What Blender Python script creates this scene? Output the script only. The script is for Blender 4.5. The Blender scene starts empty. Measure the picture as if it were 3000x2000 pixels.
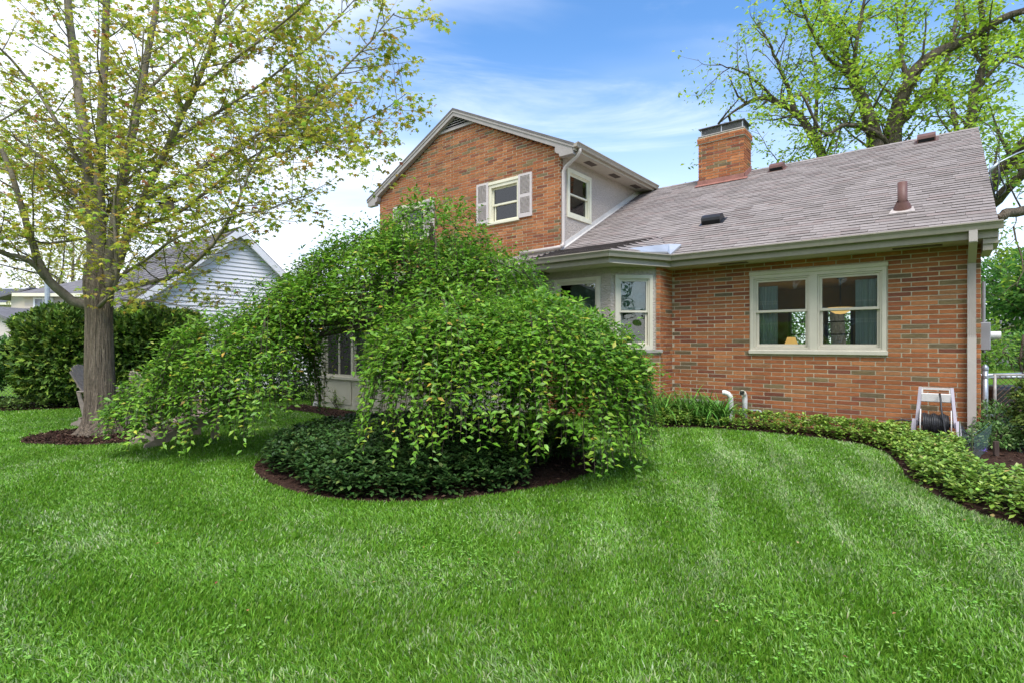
import bpy, math, random
import numpy as np
from mathutils import Vector, Matrix
random.seed(7); rng = np.random.default_rng(11)
SC = bpy.context.scene; COL = SC.collection
R = math.radians
# ------------------------------------------------------------------ camera, sky, sun, exposure
F, YH, CH = 1560.0, 1002.0, 1.35              # focal length in photo pixels, horizon row, eye height
cam = bpy.data.cameras.new('camera'); camo = bpy.data.objects.new('camera', cam); COL.objects.link(camo)
camo.location = (0, 0, CH); camo.rotation_euler = (R(90), 0, 0)
cam.sensor_width = 36; cam.lens = 36 * F / 3000; cam.shift_y = (YH - 1000) / 3000; cam.clip_end = 3000; cam.clip_start = .05
SC.camera = camo
SUN_EL, SUN_AZ = R(58), R(176)                # azimuth clockwise from +Y (view direction): behind the camera
world = bpy.data.worlds.new('World'); SC.world = world; world.use_nodes = True
def build_world():
    nt = world.node_tree; n = nt.nodes; L = nt.links; n.clear()
    out = n.new('ShaderNodeOutputWorld'); bg = n.new('ShaderNodeBackground'); bg.inputs[1].default_value = .14
    sky = n.new('ShaderNodeTexSky'); sky.sky_type = 'NISHITA'; sky.sun_disc = False
    sky.sun_elevation = SUN_EL; sky.sun_rotation = SUN_AZ; sky.air_density = 1.0; sky.dust_density = .6; sky.ozone_density = 2.5
    tc = n.new('ShaderNodeTexCoord'); sep = n.new('ShaderNodeSeparateXYZ'); L.new(tc.outputs['Generated'], sep.inputs[0])
    def m(op, a, b=None, clamp=False):
        x = n.new('ShaderNodeMath'); x.operation = op; x.use_clamp = clamp
        for i, v in enumerate((a, b)):
            if v is None: continue
            if isinstance(v, (int, float)): x.inputs[i].default_value = v
            else: L.new(v, x.inputs[i])
        return x.outputs[0]
    zz = m('MAXIMUM', sep.outputs[2], .0); den = m('ADD', zz, .16)
    px = m('DIVIDE', sep.outputs[0], den); py = m('DIVIDE', sep.outputs[1], den)
    cmb = n.new('ShaderNodeCombineXYZ'); L.new(px, cmb.inputs[0]); L.new(py, cmb.inputs[1])
    mp = n.new('ShaderNodeMapping'); mp.inputs['Location'].default_value = (1.35, 3.15, 0); mp.inputs['Rotation'].default_value = (0, 0, R(28)); mp.inputs['Scale'].default_value = (.55, 1.5, 1)
    L.new(cmb.outputs[0], mp.inputs[0])
    def noise(sc, det, rough, dist):
        x = n.new('ShaderNodeTexNoise'); x.inputs['Scale'].default_value = sc; x.inputs['Detail'].default_value = det
        x.inputs['Roughness'].default_value = rough; x.inputs['Distortion'].default_value = dist; L.new(mp.outputs[0], x.inputs['Vector']); return x.outputs[0]
    def ramp(v, a, b, hi=1.):
        x = n.new('ShaderNodeMapRange'); x.interpolation_type = 'SMOOTHSTEP'
        x.inputs[1].default_value = a; x.inputs[2].default_value = b; x.inputs[4].default_value = hi; L.new(v, x.inputs[0]); return x.outputs[0]
    wisp = ramp(noise(1.5, 9, .62, .6), .5, .80, .55)
    bank = ramp(m('ADD', sep.outputs[0], m('MULTIPLY', m('SUBTRACT', noise(.9, 6, .55, .4), .5), 1.5)), -.02, -.62, .93)
    broad = m('MAXIMUM', bank, ramp(noise(.55, 5, .5, .2), .56, .78, .6))
    hor = ramp(sep.outputs[2], .50, .04, .72)
    c1 = m('SUBTRACT', 1., wisp); c2 = m('SUBTRACT', 1., broad); c3 = m('SUBTRACT', 1., hor)
    cl = m('SUBTRACT', 1., m('MULTIPLY', m('MULTIPLY', c1, c2), c3), True)
    hs = n.new('ShaderNodeHueSaturation'); hs.inputs['Saturation'].default_value = 1.2; hs.inputs['Value'].default_value = 1.0; L.new(sky.outputs[0], hs.inputs['Color'])
    mix = n.new('ShaderNodeMixRGB'); L.new(cl, mix.inputs[0]); L.new(hs.outputs[0], mix.inputs[1]); mix.inputs[2].default_value = (4.7, 5.0, 5.5, 1)
    L.new(mix.outputs[0], bg.inputs[0]); L.new(bg.outputs[0], out.inputs[0])
build_world()
sun = bpy.data.lights.new('sun', 'SUN'); suno = bpy.data.objects.new('sun', sun); COL.objects.link(suno)
sun.energy = 2.1; sun.angle = R(30); sun.color = (1, .965, .91)
sdir = Vector((math.sin(SUN_AZ) * math.cos(SUN_EL), math.cos(SUN_AZ) * math.cos(SUN_EL), math.sin(SUN_EL)))
suno.rotation_euler = sdir.to_track_quat('Z', 'Y').to_euler(); suno.location = (0, -5, 20)
vs = SC.view_settings; vs.view_transform = 'Standard'; vs.look = 'None'; vs.gamma = 1; vs.exposure = 1.08; vs.use_curve_mapping = False
SC.render.engine = 'CYCLES'; SC.cycles.max_bounces = 8; SC.cycles.transparent_max_bounces = 12; SC.cycles.use_denoising = True

# ------------------------------------------------------------------ helpers
TH = R(50.9); E1 = (-math.sin(TH), math.cos(TH)); E2 = (math.cos(TH), math.sin(TH)); OX, OY = 6.28, 7.13
HM = Matrix.Translation((OX, OY, 0)) @ Matrix.Rotation(-(math.pi / 2 - TH), 4, 'Z')   # house frame: x = right along the wall, y = into the house
VW = 3000 / 2352.
def at(px, py, Y): return Vector(((px - 1500) / F * Y, Y, CH + (YH - py) / F * Y))       # pixel at a known distance
def va(vx, vy, Y): return at(vx * VW, vy * VW, Y)
def gp(px, py, z=0.): Y = F * (CH - z) / (py - YH); return Vector(((px - 1500) / F * Y, Y, z))   # pixel on the ground
def hitv(px, py, v):                                                                     # pixel on the house plane y = v
    k = (px - 1500) / F; u = (k * (OY + v * E2[1]) - OX - v * E2[0]) / (E1[0] - k * E1[1]); Y = OY + u * E1[1] + v * E2[1]
    return Vector((-u, v, CH + (YH - py) / F * Y))
def hp(u, v, z=0.): return HM @ Vector((-u, v, z))

def tag(o, label=None, cat=None, group=None, kind=None):
    if label: o['label'] = label
    if cat: o['category'] = cat
    if group: o['group'] = group
    if kind: o['kind'] = kind
    return o
def link(name, data, parent=None):
    o = bpy.data.objects.new(name, data); COL.objects.link(o)
    if parent is not None: o.parent = parent
    return o
def empty(name, loc=(0, 0, 0), rz=0, label=None, cat=None, group=None):
    o = link(name, None); o.location = loc; o.rotation_euler = (0, 0, rz); o.empty_display_size = .1
    return tag(o, label, cat, group)
class MB:
    def __init__(s, M=None): s.v = []; s.f = []; s.c = []; s.M = M
    def add(s, vs_, fs, col=None):
        b = len(s.v)
        for p in vs_:
            p = Vector(p); s.v.append(s.M @ p if s.M is not None else p)
        s.f += [tuple(i + b for i in f) for f in fs]
        if col is not None: s.c += [col] * len(vs_)
        return s
    def box(s, x0, x1, y0, y1, z0, z1, col=None):
        return s.add([(x0, y0, z0), (x1, y0, z0), (x1, y1, z0), (x0, y1, z0), (x0, y0, z1), (x1, y0, z1), (x1, y1, z1), (x0, y1, z1)],
                     [(0, 3, 2, 1), (4, 5, 6, 7), (0, 1, 5, 4), (1, 2, 6, 5), (2, 3, 7, 6), (3, 0, 4, 7)], col)
    def bbox(s, x0, x1, y0, y1, z0, z1, b=.006, col=None):       # box with chamfered long edges (all twelve)
        P = []
        for (x, y, z) in ((x0, y0, z0), (x1, y0, z0), (x1, y1, z0), (x0, y1, z0), (x0, y0, z1), (x1, y0, z1), (x1, y1, z1), (x0, y1, z1)):
            sx = b if x == x0 else -b; sy = b if y == y0 else -b; sz = b if z == z0 else -b
            P += [(x, y + sy, z + sz), (x + sx, y, z + sz), (x + sx, y + sy, z)]
        i = lambda c, k: c * 3 + k
        fs = [(i(0, 2), i(3, 2), i(2, 2), i(1, 2)), (i(4, 2), i(5, 2), i(6, 2), i(7, 2)), (i(0, 1), i(1, 1), i(5, 1), i(4, 1)), (i(1, 0), i(2, 0), i(6, 0), i(5, 0)),
              (i(2, 1), i(3, 1), i(7, 1), i(6, 1)), (i(3, 0), i(0, 0), i(4, 0), i(7, 0))]
        for a, c, k1, k2 in ((0, 1, 1, 2), (1, 2, 0, 2), (2, 3, 1, 2), (3, 0, 0, 2), (4, 5, 1, 2), (5, 6, 0, 2), (6, 7, 1, 2), (7, 4, 0, 2), (0, 4, 0, 1), (1, 5, 0, 1), (2, 6, 0, 1), (3, 7, 0, 1)):
            fs.append((i(a, k1), i(c, k1), i(c, k2), i(a, k2)))
        fs += [(i(c, 0), i(c, 1), i(c, 2)) for c in range(8)]
        return s.add(P, fs, col)
    def prism(s, poly, d, col=None):                 # poly: 3D points in order, d: extrusion vector
        n = len(poly); d = Vector(d); q = [Vector(p) + d for p in poly]
        return s.add(list(poly) + q, [tuple(range(n)), tuple(range(2 * n - 1, n - 1, -1))] + [(k, k + n, (k + 1) % n + n, (k + 1) % n) for k in range(n)], col)
    def tube(s, pts, rad, n=8, col=None, cap=True):
        pts = [Vector(p) for p in pts]; m = len(pts); rs = rad if hasattr(rad, '__len__') else [rad] * m
        V = []; fs = []; up = None
        for k in range(m):
            t = (pts[min(k + 1, m - 1)] - pts[max(k - 1, 0)]).normalized()
            if up is None: up = Vector((0, 0, 1)) if abs(t.z) < .9 else Vector((1, 0, 0))
            a = t.cross(up); a = a.normalized() if a.length > 1e-5 else t.orthogonal().normalized()
            b = a.cross(t).normalized(); up = b
            for j in range(n):
                w = 2 * math.pi * j / n; V.append(pts[k] + (a * math.cos(w) + b * math.sin(w)) * rs[k])
        for k in range(m - 1):
            for j in range(n):
                fs.append((k * n + j, k * n + (j + 1) % n, (k + 1) * n + (j + 1) % n, (k + 1) * n + j))
        if cap: fs += [tuple(range(n - 1, -1, -1)), tuple(range((m - 1) * n, m * n))]
        return s.add(V, fs, col)
    def bar(s, a, b, w, h, up=(0, 0, 1), col=None):     # rectangular bar from a to b
        a = Vector(a); b = Vector(b); t = (b - a).normalized(); u = Vector(up); x = t.cross(u).normalized(); y = x.cross(t).normalized()
        P = [q + x * sx * w / 2 + y * sy * h / 2 for q in (a, b) for sx, sy in ((-1, -1), (1, -1), (1, 1), (-1, 1))]
        return s.add(P, [(0, 1, 2, 3), (7, 6, 5, 4), (0, 4, 5, 1), (1, 5, 6, 2), (2, 6, 7, 3), (3, 7, 4, 0)], col)
    def mesh(s, name, mat, smooth=False):
        me = bpy.data.meshes.new(name); me.from_pydata([tuple(p) for p in s.v], [], s.f); me.materials.append(mat)
        if s.c:
            a = me.attributes.new('col', 'FLOAT_COLOR', 'POINT'); a.data.foreach_set('color', np.array([tuple(c) + (1,) for c in s.c], np.float32).ravel())
        if smooth: me.shade_smooth()
        return me
    def build(s, name, mat, parent=None, smooth=False, kind=None):
        o = link(name, s.mesh(name, mat, smooth), parent)
        if kind: o['kind'] = kind
        return o
def np_mesh(name, V, T, mat, col=None, parent=None, kind=None, smooth=False):
    me = bpy.data.meshes.new(name); V = np.ascontiguousarray(V, np.float32); T = np.ascontiguousarray(T, np.int32)
    me.vertices.add(len(V)); me.vertices.foreach_set('co', V.ravel())
    me.loops.add(T.size); me.loops.foreach_set('vertex_index', T.ravel())
    me.polygons.add(len(T)); me.polygons.foreach_set('loop_start', np.arange(0, T.size, 3, dtype=np.int32))
    if smooth: me.polygons.foreach_set('use_smooth', np.ones(len(T), bool))
    me.update(calc_edges=True); me.materials.append(mat)
    if col is not None:
        c = np.ones((len(V), 4), np.float32); c[:, :3] = col
        a = me.attributes.new('col', 'FLOAT_COLOR', 'POINT'); a.data.foreach_set('color', c.ravel())
    o = link(name, me, parent)
    if kind: o['kind'] = kind
    return o
def nrm(a): return a / np.maximum(np.linalg.norm(a, axis=-1, keepdims=True), 1e-9)
LEAF = (np.array([(0, 0, 0), (.42, .24, .07), (.42, -.24, .07), (.5, 0, 0), (1, 0, -.16)]), np.array([(0, 3, 1), (0, 2, 3), (1, 3, 4), (3, 2, 4)]))
OVAL = (np.array([(0, 0, 0), (.55, .27, .05), (.55, -.27, .05), (1, 0, -.06)]), np.array([(0, 3, 1), (0, 2, 3)]))
MAPLE = (np.array([(.32, 0, .03), (0, 0, 0), (.02, .46, -.16), (.32, .23, 0), (.6, .52, -.2), (.62, .17, -.06), (1, 0, -.3), (.62, -.17, -.06), (.6, -.52, -.2), (.32, -.23, 0), (.02, -.46, -.16)]),
         np.array([(0, k, k % 10 + 1) for k in range(1, 11)]))
SPRIG = (np.array([(0, 0, 0), (.55, .5, .05), (.5, .17, .0), (1, .12, -.1), (1, -.12, -.1), (.5, -.17, 0), (.55, -.5, .05)]), np.array([(0, 2, 1), (0, 5, 2), (2, 5, 4), (2, 4, 3), (0, 6, 5)]))
def leaves(name, tmpl, P, D, N, L, W, col, mat, parent, kind='stuff'):
    """one small mesh leaf at each P: along D, face towards N"""
    P = np.asarray(P, float); D = nrm(np.asarray(D, float)); N = np.asarray(N, float); S = nrm(np.cross(N, D)); N = np.cross(D, S)
    tv, tt = tmpl; k = len(tv); n = len(P); L = np.asarray(L).reshape(-1, 1, 1) * np.ones((n, 1, 1)); W = np.asarray(W).reshape(-1, 1, 1) * np.ones((n, 1, 1))
    V = P[:, None, :] + L * tv[None, :, 0, None] * D[:, None, :] + W * tv[None, :, 1, None] * S[:, None, :] + L * tv[None, :, 2, None] * N[:, None, :]
    T = (tt[None] + (np.arange(n) * k)[:, None, None]).reshape(-1, 3)
    return np_mesh(name, V.reshape(-1, 3), T, mat, np.repeat(col, k, 0), parent, kind)
def jitter(base, n, dv=.18, dh=.06):
    base = np.array(base, float); v = 1 + rng.normal(0, dv, (n, 1)); h = 1 + rng.normal(0, dh, (n, 3))
    return np.clip(base * np.clip(v, .4, 1.8) * h, 0.003, 1)
def pick(cols, weights, n, dv=.18, dh=.06):
    idx = rng.choice(len(cols), n, p=np.array(weights) / sum(weights)); return jitter(np.array(cols, float)[idx], n, dv, dh)

# ------------------------------------------------------------------ materials
MATS = {}
def mat(name, color=(.5, .5, .5), rough=.6, spec=.3, attr=False, noise=None, bump=None, metal=0., trans=0., emis=None, coord='Object', dark=None):
    """noise=(scale, low, high[, stretch xyz]) multiplies the colour; bump=(scale, height m[, stretch]) ; trans = leaf translucency"""
    if name in MATS: return MATS[name]
    m_ = bpy.data.materials.new(name); m_.use_nodes = True; nt = m_.node_tree; n = nt.nodes; L = nt.links
    b = n['Principled BSDF']; b.inputs['Roughness'].default_value = rough; b.inputs['Specular IOR Level'].default_value = spec; b.inputs['Metallic'].default_value = metal
    tc = n.new('ShaderNodeTexCoord') if coord != 'Position' else n.new('ShaderNodeNewGeometry')
    def tex(sc, st=None, det=5, rg=.6):
        mp = n.new('ShaderNodeMapping'); L.new(tc.outputs[coord], mp.inputs[0])
        if st: mp.inputs['Scale'].default_value = st
        x = n.new('ShaderNodeTexNoise'); x.inputs['Scale'].default_value = sc; x.inputs['Detail'].default_value = det; x.inputs['Roughness'].default_value = rg
        L.new(mp.outputs[0], x.inputs['Vector']); return x.outputs[0]
    if attr: a = n.new('ShaderNodeAttribute'); a.attribute_name = 'col'; src = a.outputs['Color']
    else: a = n.new('ShaderNodeRGB'); a.outputs[0].default_value = (*color, 1); src = a.outputs[0]
    for nz in ([noise] if noise and not isinstance(noise, list) else (noise or [])):
        mr = n.new('ShaderNodeMapRange'); mr.inputs[1].default_value = .3; mr.inputs[2].default_value = .7; mr.inputs[3].default_value = nz[1]; mr.inputs[4].default_value = nz[2]
        L.new(tex(nz[0], nz[3] if len(nz) > 3 else None), mr.inputs[0])
        mx = n.new('ShaderNodeVectorMath'); mx.operation = 'SCALE'; L.new(src, mx.inputs[0]); L.new(mr.outputs[0], mx.inputs['Scale']); src = mx.outputs[0]
    L.new(src, b.inputs['Base Color'])
    if bump:
        bp = n.new('ShaderNodeBump'); bp.inputs['Distance'].default_value = bump[1]; bp.inputs['Strength'].default_value = 1
        L.new(tex(bump[0], bump[2] if len(bump) > 2 else None, 4), bp.inputs['Height']); L.new(bp.outputs[0], b.inputs['Normal'])
    if emis: b.inputs['Emission Color'].default_value = (*emis[0], 1); b.inputs['Emission Strength'].default_value = emis[1]
    if trans:
        t = n.new('ShaderNodeBsdfTranslucent'); L.new(src, t.inputs[0]); mx = n.new('ShaderNodeMixShader'); mx.inputs[0].default_value = trans
        L.new(b.outputs[0], mx.inputs[1]); L.new(t.outputs[0], mx.inputs[2]); L.new(mx.outputs[0], n['Material Output'].inputs[0])
    MATS[name] = m_; return m_
def glass_mat(name, tint=(.9, .95, .93), wav=.0):
    if name in MATS: return MATS[name]
    m_ = bpy.data.materials.new(name); m_.use_nodes = True; nt = m_.node_tree; n = nt.nodes; L = nt.links; n.remove(n['Principled BSDF'])
    tr = n.new('ShaderNodeBsdfTransparent'); tr.inputs[0].default_value = (*tint, 1); gl = n.new('ShaderNodeBsdfGlossy'); gl.inputs['Roughness'].default_value = .004
    fr = n.new('ShaderNodeFresnel'); fr.inputs[0].default_value = 1.85; mx = n.new('ShaderNodeMixShader')
    L.new(fr.outputs[0], mx.inputs[0]); L.new(tr.outputs[0], mx.inputs[1]); L.new(gl.outputs[0], mx.inputs[2]); L.new(mx.outputs[0], n['Material Output'].inputs[0])
    if wav:
        tc = n.new('ShaderNodeTexCoord'); nz = n.new('ShaderNodeTexNoise'); nz.inputs['Scale'].default_value = 2.2; nz.inputs['Detail'].default_value = 1; L.new(tc.outputs['Object'], nz.inputs[0])
        bp = n.new('ShaderNodeBump'); bp.inputs['Distance'].default_value = wav; L.new(nz.outputs[0], bp.inputs['Height']); L.new(bp.outputs[0], gl.inputs['Normal']); L.new(bp.outputs[0], fr.inputs['Normal'])
    MATS[name] = m_; return m_
M_brick = mat('brick', attr=True, rough=.85, spec=.2, noise=[(.9, .86, 1.1), (12, .76, 1.2, (1, 1, 4)), (90, .85, 1.15, (.5, .5, 2))], bump=(110, .003, (.5, .5, 1.6)), coord='Position')
M_mortar = mat('mortar', (.55, .48, .35), .95, .1, noise=[(.8, .82, 1.1), (25, .8, 1.14)], bump=(150, .004), coord='Position')
M_stucco = mat('stucco', (.49, .425, .37), .95, .1, noise=[(.8, .9, 1.06), (30, .88, 1.1)], bump=(22, .035, (1, 1, 1.6)))
M_trim = mat('trim', (.58, .535, .43), .5, .35, noise=[(5, .93, 1.05), (60, .97, 1.03)])
M_cream = mat('cream_trim', (.73, .69, .53), .55, .3, noise=(6, .92, 1.05))
M_gutter = mat('gutter_paint', (.36, .315, .255), .42, .4, noise=(4, .92, 1.06, (3, 3, .6)))
M_spout = mat('downspout_paint', (.50, .44, .40), .42, .4, noise=(5, .93, 1.05))
M_rake = mat('rake_paint', (.36, .325, .30), .6, .3, noise=(5, .9, 1.06))
M_soffit = mat('soffit_paint', (.50, .45, .375), .6, .25, noise=(4, .94, 1.04))
M_shutter = mat('shutter_paint', (.56, .50, .48), .6, .3, noise=(6, .95, 1.04))
M_shingle = mat('shingle', attr=True, rough=.95, spec=.12, noise=[(2.2, .86, 1.12), (220, .72, 1.28)], bump=(260, .003))
M_felt = mat('roof_felt', (.075, .068, .07), .95, .1, noise=(20, .8, 1.2))
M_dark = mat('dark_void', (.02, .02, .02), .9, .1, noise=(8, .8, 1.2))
M_metal = mat('flashing_metal', (.50, .51, .53), .38, .5, metal=.55, noise=(4, .85, 1.1))
M_whitefl = mat('white_flashing', (.62, .585, .54), .5, .3, noise=(7, .85, 1.08))
M_copper = mat('red_flashing', (.30, .135, .105), .6, .3, noise=(9, .75, 1.2))
M_brown = mat('brown_metal', (.15, .075, .062), .5, .35, noise=(6, .85, 1.15))
M_blackv = mat('black_plastic', (.022, .022, .024), .35, .4, noise=(9, .85, 1.15))
M_glass = glass_mat('window_glass', wav=.012)
M_glass2 = glass_mat('upper_window_glass', (.75, .8, .8), wav=.004)
M_concrete = mat('concrete', (.30, .28, .25), .9, .15, noise=(9, .8, 1.15), bump=(70, .003))
M_cherry = mat('cherry_leaf', attr=True, rough=.42, spec=.42, trans=.34)
M_mapleleaf = mat('maple_leaf', attr=True, rough=.5, spec=.3, trans=.5)
M_ashleaf = mat('spring_leaf', attr=True, rough=.5, spec=.25, trans=.58)
M_needle = mat('evergreen_foliage', attr=True, rough=.65, spec=.2, trans=.12)
M_ground_leaf = mat('ground_cover_leaf', attr=True, rough=.4, spec=.38, trans=.2)
M_grass = mat('grass_blade', attr=True, rough=.42, spec=.34, trans=.28)
M_bark = mat('maple_bark', (.275, .215, .16), .92, .15, noise=[(2.2, .62, 1.3, (6, 6, .35)), (7, .62, 1.3, (8, 8, .5)), (40, .8, 1.2)], bump=(5, .16, (7, 7, .35)))
M_limb = mat('maple_limb_bark', (.22, .185, .14), .9, .15, noise=[(6, .68, 1.25, (2, 2, .8)), (40, .85, 1.12)], bump=(30, .008))
M_bark2 = mat('old_tree_bark', (.155, .125, .095), .95, .1, noise=[(5, .55, 1.45, (3, 3, .7)), (25, .8, 1.2)], bump=(11, .08, (3, 3, .8)))
M_twig = mat('cherry_bark', (.11, .085, .065), .8, .2, noise=(25, .7, 1.35))
M_mulch = mat('mulch', (.055, .030, .021), .97, .1, noise=[(25, .5, 1.5), (120, .6, 1.5)], bump=(60, .03))
M_chip = mat('mulch_chip', attr=True, rough=.95, spec=.1)

# ------------------------------------------------------------------ ground
def sheet(name, poly, z, m, kind='structure', parent=None):
    mb = MB(); mb.add([(p[0], p[1], z) for p in poly], [tuple(range(len(poly)))]); return mb.build(name, m, parent, kind=kind)
M_soil = mat('lawn_soil', (.12, .24, .022), .95, .1, noise=[(.35, .8, 1.15), (5, .8, 1.2), (60, .6, 1.3)], bump=(90, .02))
lawn = sheet('lawn', [(-700, -500), (700, -500), (700, 1500), (-700, 1500)], 0, M_soil)
lawn['label'] = 'mown green lawn spreading round the house'
CH_C = Vector((-.95, 6.35)); CH_R = 1.88; MP = Vector((-6.07, 7.85))
def blob(c, rx, ry, n=48, wob=.05, seed=0):
    r_ = random.Random(seed); ph = [r_.uniform(0, 6.28) for _ in range(4)]
    return [(c[0] + rx * (1 + wob * sum(math.sin((k + 2) * t + ph[k]) for k in range(4)) / 2) * math.cos(t), c[1] + ry * (1 + wob * sum(math.sin((k + 2) * t + ph[k]) for k in range(4)) / 2) * math.sin(t)) for t in [2 * math.pi * i / n for i in range(n)]]
bed_cherry = blob(CH_C, CH_R, CH_R, seed=3, wob=.025)
bed_maple = blob((MP.x + .1, MP.y - .12), .95, .78, seed=5, wob=.05)
edge = [gp(*p) for p in ((1800, 1262), (1887, 1252), (2050, 1252), (2200, 1262), (2400, 1282), (2530, 1302), (2600, 1328), (2632, 1360), (2655, 1398), (2720, 1442), (2850, 1502), (3000, 1548), (3300, 1620))]
bed_house = [(p.x, p.y) for p in edge] + [(hp(-2.5, -3.5).x, hp(-2.5, -3.5).y), (hp(-2.2, -.1).x, hp(-2.2, -.1).y), (hp(0, -.02).x, hp(0, -.02).y), (hp(4.2, -.02).x, hp(4.2, -.02).y), (hp(4.8, -1.1).x, hp(4.8, -1.1).y)]
bed_porch = [tuple(hp(*q)[:2]) for q in ((11.2, -3.4), (11.3, -4.0), (10.6, -4.05), (9.6, -4.0), (8.4, -4.25), (6.6, -4.3), (6.4, -3.4))]
bed_fence = [(-13.5, 10.15), (-11.5, 10.2), (-10, 10.45), (-8.8, 11.0), (-7.6, 11.3), (-6, 11.6), (-6, 12.6), (-13.5, 12.6)]
def inside(P, poly):
    x, y = P[:, 0], P[:, 1]; r_ = np.zeros(len(P), bool); n = len(poly)
    for i in range(n):
        x0, y0 = poly[i][:2]; x1, y1 = poly[i - 1][:2]
        if y0 == y1: continue
        c = ((y0 > y) != (y1 > y)) & (x < (x1 - x0) * (y - y0) / (y1 - y0) + x0); r_ ^= c
    return r_
def pts_in(poly, n):
    a = np.array([p[:2] for p in poly]); lo, hi = a.min(0), a.max(0); P = rng.uniform(lo, hi, (n, 2)); return P[inside(P, poly)]
beds = (('mulch_bed', bed_cherry, 'round mulch bed under the weeping cherry'), ('mulch_bed', bed_maple, 'small ring of dark mulch round the maple trunk'), ('mulch_bed', bed_house, 'curved planting bed along the brick wall'),
        ('mulch_bed', bed_porch, 'mulch bed in front of the screened porch'), ('mulch_bed', bed_fence, 'mulch strip along the chain link fence'))
for nm, poly, lb in beds:
    b = sheet(nm, poly, .012, M_mulch); b['label'] = lb
    n = 5200 if poly in (bed_cherry, bed_maple, bed_porch) else 6500
    P = pts_in(poly, n); n = len(P); a = rng.uniform(0, 6.28, n); tl = rng.normal(0, .35, n)
    D = np.stack([np.cos(a), np.sin(a), tl], 1); Nn = np.stack([rng.normal(0, .5, n), rng.normal(0, .5, n), np.ones(n)], 1)
    leaves('mulch_chips', OVAL, np.c_[P, rng.uniform(.014, .035, n)], D, Nn, rng.uniform(.02, .07, n), rng.uniform(.02, .05, n), pick([(.05, .027, .019), (.085, .048, .033), (.22, .15, .10), (.03, .018, .014)], [5, 4, .5, 3], n), M_chip, b)

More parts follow.
